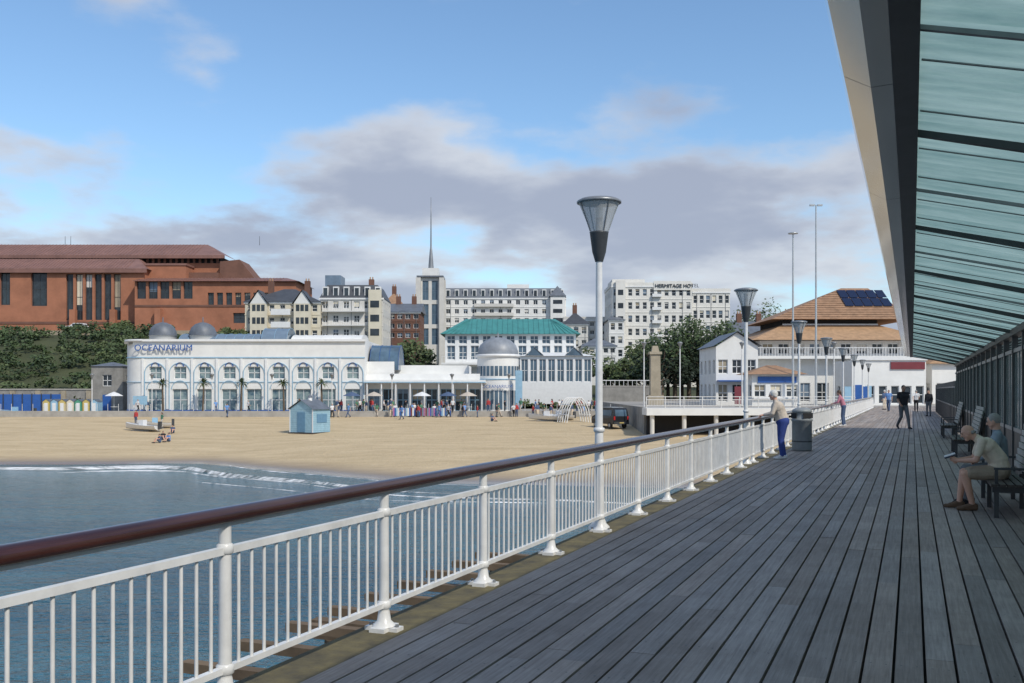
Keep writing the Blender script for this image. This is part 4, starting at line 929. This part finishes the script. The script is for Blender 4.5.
d=118; A=Asm('stone_pillar',(ex(143,d),d,-.1)); 
for b0,b1,h0,h1 in ((.9,.9,0,1.2),(.6,.55,1.2,6.0),(.72,.72,6.0,6.3),(.45,.3,6.3,7.0)):
    A['shaft'].add([(-b0,-b0,h0),(b0,-b0,h0),(b0,b0,h0),(-b0,b0,h0),(-b1,-b1,h1),(b1,-b1,h1),(b1,b1,h1),(-b1,b1,h1)],[(0,1,5,4),(1,2,6,5),(2,3,7,6),(3,0,4,7),(4,5,6,7)],'stone_buff')
A.done()

# ---------------------------------------------------------------- pier approach buildings
A=Asm('pier_restaurant',(ex(246,122),122,-.03)); W=ex(412,122)-ex(246,122)
z1=hz(34,122); z2=hz(50,122); dp=20
block(A,0,W,0,dp,0,z1,9,6,1.5,[(.3,2.6)],'render_white','glass_dark','white_paint')
A['balcony'].box(-.6,W+.6,-1.6,-.003,z1-.35,z1,'render_white')
for i in range(60): A['balcony_rail'].box(-.5+i*(W+1)/59,-.44+i*(W+1)/59,-1.55,-1.5,z1,z1+.95,'white_paint')
A['balcony_rail'].box(-.6,W+.6,-1.58,-1.47,z1+.95,z1+1.02,'white_paint')
block(A,.5,W-.5,1,dp-1,z1+.01,z2,10,6,1.3,[(z1+.3,z2-.35)],'render_white','glass_dark','white_paint',top=False)
zq=hz(65,126)
mansard(A['lower_roof'],0,W,0,dp,z2,zq-z2,'tile_orange',4.0,1.0)
A['clerestory'].box(4.2,W-4.2,4.2,dp-4.2,zq-.3,zq+.7,'dark_void'); A['clerestory'].box(4.1,W-4.1,4.1,4.17,zq+.0,zq+.2,'white_paint')
zT=hz(102,132); I1,I2=11.0,3.5
hip(A['upper_roof'],3.2,W-.6,3.6,dp-3.6,zq+.7,zT-zq-.7,'tile_brown',.8,I1,ins2=I2)
yA,yB_=2.8,dp/2; zA=zq+.7; zB=zT
def sl(x,f): return (x,yA+(yB_-yA)*f-.06,zA+(zB-zA)*f+.14)
for r_ in range(2):
    for c_ in range(5):
        xx=W*.62+c_*1.22; f0=.38+r_*.27; f1=f0+.25
        A['solar_panels'].add([sl(xx,f0),sl(xx+1.12,f0),sl(xx+1.12,f1),sl(xx,f1)],[(0,1,2,3)],'solar')
for i in range(14):
    f_=i/14; a=sl(2.4+I1*f_,f_); b_=sl(W+.2-I2*f_,f_); A['tile_courses'].cyl((a[0],a[1],a[2]-.12),(b_[0],b_[1],b_[2]-.12),.035,.035,'tile_brown',4,False)
e=A.done()
A=Asm('white_seafront_shop',(ex(204,114),114,-.03)); W=ex(246,114)-ex(204,114)
block(A,0,W,0,10,0,hz(44,114),3,4,1.1,[(.4,2.4),(3.6,5.2)],'render_white'); gabley(A['roof'],0,W,0,10,hz(44,114),1.7,'slate','render_white',.4); A['awning'].box(.1,W-.1,-1,-.003,2.7,2.85,'blue_paint'); A['roof'].box(0,W,9.8,10,hz(44,114),hz(44,114)+.2,'render_white'); A.done()
A=Asm('seafront_kiosk',(ex(240,106),106,-.03)); W=ex(288,106)-ex(240,106)
block(A,0,W,0,4,0,hz(16,106),3,2,1.2,[(1.0,2.3)],'render_white','glass_dark'); hip(A['roof'],0,W,0,4,hz(16,106),1.0,'tile_brown',.7); A['fascia_sign'].box(.6,W-.4,-.12,-.003,2.5,3.15,'blue_paint'); A['counter'].box(.1,W-.1,-.3,-.003,.8,.95,'white_paint'); A.done()
A=Asm('entrance_kiosks',(ex(340,112),112,-.03)); W=ex(414,112)-ex(340,112)
block(A,0,W,0,6,0,hz(30,112),6,2,.9,[(.2,2.2)],'render_white','glass_dark'); A['fascia_sign'].box(W*.52,W*.98,-.15,-.003,hz(30,112)-1.0,hz(30,112)-.2,'maroon_paint'); A['blue_door'].box(.2,1.2,-.06,-.003,0,2.3,'blue_paint')
A['info_board'].box(W*.12,W*.2,-1.5,-1.4,.8,2.2,'sky_blue_paint'); A['info_board'].cyl((W*.16,-1.45,0),(W*.16,-1.45,.8),.05,.05,'dark_metal',6)
A['parapet'].box(-.1,W+.1,-.2,.2,hz(30,112)+.003,hz(30,112)+.4,'white_paint'); A.done()
A=Asm('arcade_building',(ex(420,125),125,-.03)); block(A,0,30,0,14,0,5,12,5,1.3,[(.3,2.6)],'render_white'); mansard(A['slopes'],0,30,0,14,5.01,1.6,'tile_orange',3,.6); A.done()
for b_,c in ((226,'maroon_paint'),(336,'sky_blue_paint'),(352,'blue_paint')):
    A=Asm('pop_up_banner',(ex(b_,104),104,-.03)); A['panel'].box(-.35,.35,0,.04,.25,2.1,c); A['pole'].cyl((.38,.02,0),(.38,.02,2.3),.03,.03,'steel_light',6); A['base'].box(-.3,.45,-.2,.24,0,.05,'dark_metal'); A.done()

def mast(b_,d,etop,kind):
    z=-.03; h=hz(etop,d)-z; A=Asm('mast_light',(ex(b_,d),d,z)); A['pole'].cyl((0,0,0),(0,0,h),.13,.07,'steel_light',10)
    if kind: 
        for sg in (-1,1): A['lamp_heads'].box(sg*.15,sg*.65,-.15,.15,h-.1,h+.06,'steel_light')
    else: A['lamp_heads'].lathe((0,0,h-.1),[(.0,0),(.5,.02),(.5,.1),(.1,.2),(0,.2)],'steel_light',14)
    A.done()
mast(281,101,157,0); mast(304,103,185,1)
def plamp(x,y,z,h=5):
    A=Asm('promenade_lamp',(x,y,z)); A['pole'].cyl((0,0,0),(0,0,h),.07,.05,'rail_white',8); A['lantern'].lathe((0,0,h),[(.06,0),(.1,.25),(.28,.6),(.3,.65),(.1,.75),(0,.75)],'grey_metal',10); A.done()
for b_ in (-420,-360,-300,-240,-180,-120,-60,-3): plamp(ex(b_,127.5),127.5,-1.16,4.2)
for b_ in (132,168,230,322): plamp(ex(b_,104),104,-.03,6.0)

# ---------------------------------------------------------------- beach things
x,y=ex(-202,105),105; A=Asm('blue_beach_hut',(x,y,ground(x,y)-.05),math.radians(-28))
w=1.55; 
for i in range(12):
    A['boarding'].box(-w,w,-1.4,1.4,.1+i*.2,.1+i*.2+.185,'hut_blue'); A['boarding_gaps'].box(-w+.02,w-.02,-1.38,1.38,.1+i*.2+.186,.1+i*.2+.199,'hut_blue_dark')
gabley(A['roof'],-w,w,-1.4,1.4,2.5,1.0,'slate','hut_blue',.2); A['gable_back'].add([(-w,1.4,2.5),(w,1.4,2.5),(0,1.4,3.43)],[(2,1,0)],'hut_blue')
for xx in (-w,w-.1): A['corner_boards'].box(xx-.01,xx+.11,-1.45,-1.41,.05,2.5,'white_paint')
A['door'].box(-.5,.5,-1.45,-1.41,.15,2.2,'hut_blue_dark'); A['hatch'].box(w+.005,w+.05,-.8,.8,1.1,2.0,'hut_blue_dark')
A['floor'].box(-w-.1,w+.1,-1.5,1.5,-.1,.09,'bench_dark'); A['cowl'].cyl((0,0,3.3),(0,0,3.75),.25,.2,'white_paint',8); A['cowl'].cyl((0,0,3.75),(0,0,4.1),.28,.0,'slate',8); A.done()
def boat(name,b_,d,L,rot,col,stripe):
    x=ex(b_,d); A=Asm(name,(x,d,ground(x,d)+.05),rot); n=10; vs=[]
    for i in range(n+1):
        t=i/n; w=L*.2*math.sin(math.pi*min(1,.25+t*.75))**.7 if t<1 else 0.02; y=-L/2+L*t; sh=.55+.35*t*t; kz=.0+.25*t**3
        vs+=[(-w,y,sh),(-w*.75,y,.22+kz*.6),(0,y,kz),(w*.75,y,.22+kz*.6),(w,y,sh),(w*.85,y,sh),(-w*.85,y,sh)]
    fs=[];k=7
    for i in range(n):
        for q in range(4): fs.append((i*k+q,i*k+q+1,(i+1)*k+q+1,(i+1)*k+q))
    A['hull'].add(vs,fs,col,True); A['hull'].add([vs[q] for q in range(5)],[(4,3,2,1,0)],col)
    fs=[(i*k+6,i*k+5,(i+1)*k+5,(i+1)*k+6) for i in range(n)]; A['deck_cover'].add([(v[0],v[1],v[2]-.05) for v in vs],fs,stripe)
    A['gunwale'].add(vs,[(i*k+0,i*k+6,(i+1)*k+6,(i+1)*k+0) for i in range(n)]+[(i*k+5,i*k+4,(i+1)*k+4,(i+1)*k+5) for i in range(n)],col)
    A['console'].box(-.3,.3,-.4,.2,.5,1.15,stripe); A['outboard'].box(-.15,.15,-L/2-.35,-L/2-.05,.2,1.0,'dark_metal')
    A['trailer'].box(-.5,.5,-L*.3,L*.25,-.05,.02,'grey_metal'); A.done()
boat('rescue_boat',-370,108,4.4,1.2,'car_white','car_white'); boat('rescue_boat',-358,111,3.6,1.9,'car_white','sky_blue_paint')
boat('rescue_boat',34,118,4.2,1.3,'car_white','car_white'); boat('rescue_boat',46,119,3.8,1.9,'car_white','car_white'); boat('rescue_boat',-498,127.5,5.5,1.4,'car_white','sky_blue_paint')
x,y=ex(62,116),116; A=Asm('white_hoop_frame',(x,y,ground(x,y)),.35)
for q in range(5):
    pr=[(-1.5+3.0*i/10,q*.7-1.4,2.9*math.sin(math.pi*min(max(i/10,0.0),1))**.55) for i in range(11)]
    for a,c in zip(pr,pr[1:]): A['hoops'].cyl(a,c,.06,.06,'white_paint',6)
for xx,zz in ((-1.44,.9),(1.44,.9),(0,2.9),(-1.1,2.0),(1.1,2.0)): A['rails'].cyl((xx,-1.4,zz),(xx,1.4,zz),.05,.05,'white_paint',6)
A.done()
x,y=ex(98,108),108; A=Asm('parked_van',(x,y,ground(x,y)),math.radians(25))
pf=[(-2.3,.45),(-2.3,1.2),(-2.15,2.05),(-2.0,2.15),(.9,2.15),(1.5,1.45),(2.25,1.2),(2.35,.9),(2.35,.45)]
w=.95;n=len(pf); vs=[(-w if z<1.4 else -w*.88,yy_,z) for yy_,z in pf]+[(w if z<1.4 else w*.88,yy_,z) for yy_,z in pf]
A['body'].add(vs,[(i,n+i,n+(i+1)%n,(i+1)%n) for i in range(n)]+[tuple(range(n)),tuple(range(2*n-1,n-1,-1))],'car_black')
A['rear_window'].add([(-.7,-2.31,1.3),(.7,-2.31,1.3),(.68,-2.18,1.98),(-.68,-2.18,1.98)],[(0,1,2,3)],'glass_blue')
for sg in (-1,1):
    A['side_windows'].add([(sg*.955,-1.9,1.35),(sg*.955,.9,1.35),(sg*.87,.75,1.95),(sg*.87,-1.85,1.95)],[(0,1,2,3)],'glass_blue'); A['tail_lights'].box(sg*.82-.08,sg*.82+.08,-2.34,-2.3,.9,1.3,'red_light')
    for yy_ in (-1.5,1.5): A['wheels'].cyl((sg*.75,yy_,.33),(sg*.98,yy_,.33),.34,.34,'black_rubber',16); A['wheels'].cyl((sg*.981,yy_,.33),(sg*.99,yy_,.33),.18,.18,'steel_light',12)
A['bumper'].box(-.9,.9,-2.42,-2.3,.45,.7,'dark_metal'); A['plate'].box(-.26,.26,-2.44,-2.421,.55,.66,'yellow_paint'); A['roof_rack'].box(-.7,.7,-1.6,.4,2.2,2.25,'steel_light')
A.done()
A=Asm('parked_car',(ex(-436,206),206,ground(ex(-436,206),206)+.9),1.57)
pf=[(-2.2,.4),(-2.25,1.0),(-1.8,1.6),(.2,1.65),(1.0,1.1),(2.1,.95),(2.2,.4)]; n=len(pf)
vs=[(-.85,a,b_) for a,b_ in pf]+[(.85,a,b_) for a,b_ in pf]; A['body'].add(vs,[(i,n+i,n+(i+1)%n,(i+1)%n) for i in range(n)]+[tuple(range(n)),tuple(range(2*n-1,n-1,-1))],'car_white')
for sg in (-1,1):
    A['windows'].box(sg*.86-.01,sg*.86+.01,-1.6,.4,1.05,1.5,'glass_dark')
    for yy_ in (-1.4,1.4): A['wheels'].cyl((sg*.7,yy_,.33),(sg*.9,yy_,.33),.33,.33,'black_rubber',12)
A.done()
A=Asm('car_park_wall',(-118,203.5,0)); A['wall'].box(0,56,0,.4,5,ground(-90,206)+.9,'stone_buff'); A['surface'].box(0,56,.403,9,5,ground(-90,206)+.88,'concrete'); A.done()
cc=['pink_paint','blue_paint','sky_blue_paint','c_white','blue_paint','maroon_paint','lead_blue']
for i in range(9):
    x=ex(-116+i*6.5,125); A=Asm('beach_windbreak',(x,125,ground(x,125))); 
    for j in range(4): A['stripes'].box(-.4+j*.2,-.4+j*.2+.2,0,.02,.15,1.15,cc[(i+j)%7])
    for xx in (-.4,.4): A['poles'].cyl((xx,-.03,-.1),(xx,-.03,1.3),.025,.02,'bench_pale',5)
    A.done()
for i,b_ in enumerate((-398,-160,-138,-90,-64,-44)):
    x=ex(b_,127.2); A=Asm('cafe_parasol',(x,127.2,-1.16)); A['pole'].cyl((0,0,0),(0,0,2.5),.04,.04,'steel_light',6); A['shade'].lathe((0,0,2.1),[(1.2,0),(.6,.32),(0,.55)],['c_white','c_denim','c_beige'][i%3],8,False); A['base'].cyl((0,0,0),(0,0,.1),.3,.3,'dark_metal',10)
    A['table'].cyl((.1,-.2,.7),(.1,-.2,.74),.45,.45,'white_paint',12); A.done()
A=Asm('beach_signboard',(ex(-372,127),127,-1.16)); A['board'].box(-.9,.9,0,.06,1,2.1,'sky_blue_paint'); A['posts'].box(-.85,-.77,.07,.13,0,2.1,'white_paint'); A['posts'].box(.77,.85,.07,.13,0,2.1,'white_paint'); A.done()
A=Asm('promenade_railing',(0,126.2,-.95))
for i in range(58): A['posts'].cyl((ex(-512,126)+i*1.35,0,0),(ex(-512,126)+i*1.35,0,.9),.03,.03,'rail_white',5)
A.done()

# ---------------------------------------------------------------- light, sky, camera
SE=math.radians(44); az=math.radians(140)
sd=Vector((math.sin(az)*math.cos(SE),math.cos(az)*math.cos(SE),math.sin(SE)))
L=bpy.data.lights.new('sun','SUN'); L.energy=3.0; L.angle=math.radians(.6); L.color=(1,.93,.81); lo=bpy.data.objects.new('sun',L); COL.objects.link(lo); lo.rotation_euler=sd.to_track_quat('Z','Y').to_euler(); lo.location=(0,0,50)
w=bpy.data.worlds.new('World'); scene.world=w; w.use_nodes=True; nt=w.node_tree; bg=nt.nodes['Background']; K=nt.links.new
sky=nt.nodes.new('ShaderNodeTexSky'); sky.sky_type='NISHITA'; sky.sun_disc=False; sky.sun_elevation=SE; sky.sun_rotation=az; sky.air_density=1.0; sky.dust_density=.5; sky.ozone_density=1.2
tc=nt.nodes.new('ShaderNodeTexCoord'); sp=nt.nodes.new('ShaderNodeSeparateXYZ'); K(tc.outputs['Generated'],sp.inputs[0])
def math_(op,a,b=None,clamp=False):
    n=nt.nodes.new('ShaderNodeMath'); n.operation=op; n.use_clamp=clamp
    for i,q in enumerate((a,b)):
        if q is None: continue
        if isinstance(q,(int,float)): n.inputs[i].default_value=q
        else: K(q,n.inputs[i])
    return n.outputs[0]
zc=math_('ADD',math_('MAXIMUM',sp.outputs['Z'],0.0),0.22)
cx_=math_('DIVIDE',sp.outputs['X'],zc); cy_=math_('DIVIDE',sp.outputs['Y'],zc)
cb=nt.nodes.new('ShaderNodeCombineXYZ'); K(cx_,cb.inputs[0]); K(cy_,cb.inputs[1]); cb.inputs[2].default_value=3.7
def noise(vec,sc,det,rough,off=(0,0,0),dist=0):
    mp=nt.nodes.new('ShaderNodeMapping'); mp.inputs['Location'].default_value=off; K(vec,mp.inputs[0]); n=nt.nodes.new('ShaderNodeTexNoise'); n.inputs['Scale'].default_value=sc; n.inputs['Detail'].default_value=det; n.inputs['Roughness'].default_value=rough; n.inputs['Distortion'].default_value=dist; K(mp.outputs[0],n.inputs['Vector']); return n.outputs['Fac']
n1=noise(cb.outputs[0],1.6,10,.52,(7.3,4.1,0)); n3=noise(cb.outputs[0],.45,3,.5,(5,2,0)); n4=noise(cb.outputs[0],1.8,6,.52,(1,9,3))
dens=math_('ADD',n1,math_('MULTIPLY',math_('SUBTRACT',n3,.5),.2))
cov=nt.nodes.new('ShaderNodeMapRange'); K(sp.outputs['Z'],cov.inputs[0]); cov.inputs[1].default_value=.10; cov.inputs[2].default_value=.36; cov.inputs[3].default_value=.10; cov.inputs[4].default_value=.005
dens=math_('ADD',dens,cov.outputs[0])
mask=nt.nodes.new('ShaderNodeMapRange'); mask.interpolation_type='SMOOTHSTEP'; K(dens,mask.inputs[0]); mask.inputs[1].default_value=.455; mask.inputs[2].default_value=.59
core=nt.nodes.new('ShaderNodeMapRange'); core.interpolation_type='SMOOTHSTEP'; K(math_('ADD',dens,math_('MULTIPLY',math_('SUBTRACT',n4,.5),.55)),core.inputs[0]); core.inputs[1].default_value=.46; core.inputs[2].default_value=.70
crp=nt.nodes.new('ShaderNodeValToRGB'); K(core.outputs[0],crp.inputs[0])
crp.color_ramp.elements[0].color=(4.8,5.05,5.5,1); crp.color_ramp.elements[1].color=(2.75,3.05,3.85,1)
tint=nt.nodes.new('ShaderNodeMixRGB'); tint.blend_type='MULTIPLY'; tint.inputs[0].default_value=1; K(sky.outputs[0],tint.inputs[1]); tint.inputs[2].default_value=(.95,1.12,1.22,1)
sc=nt.nodes.new('ShaderNodeMixRGB'); K(math_('MULTIPLY',mask.outputs[0],.93),sc.inputs[0]); K(tint.outputs[0],sc.inputs[1]); K(crp.outputs[0],sc.inputs[2])
K(sc.outputs[0],bg.inputs['Color']); bg.inputs['Strength'].default_value=.14
cam=bpy.data.cameras.new('camera'); co=bpy.data.objects.new('camera',cam); COL.objects.link(co); co.location=(0,0,EYE); co.rotation_euler=(math.radians(90),0,0)
cam.sensor_width=36; cam.lens=36*1000/1024; cam.shift_y=48.5/1024; cam.clip_start=.05; cam.clip_end=20000
scene.camera=co
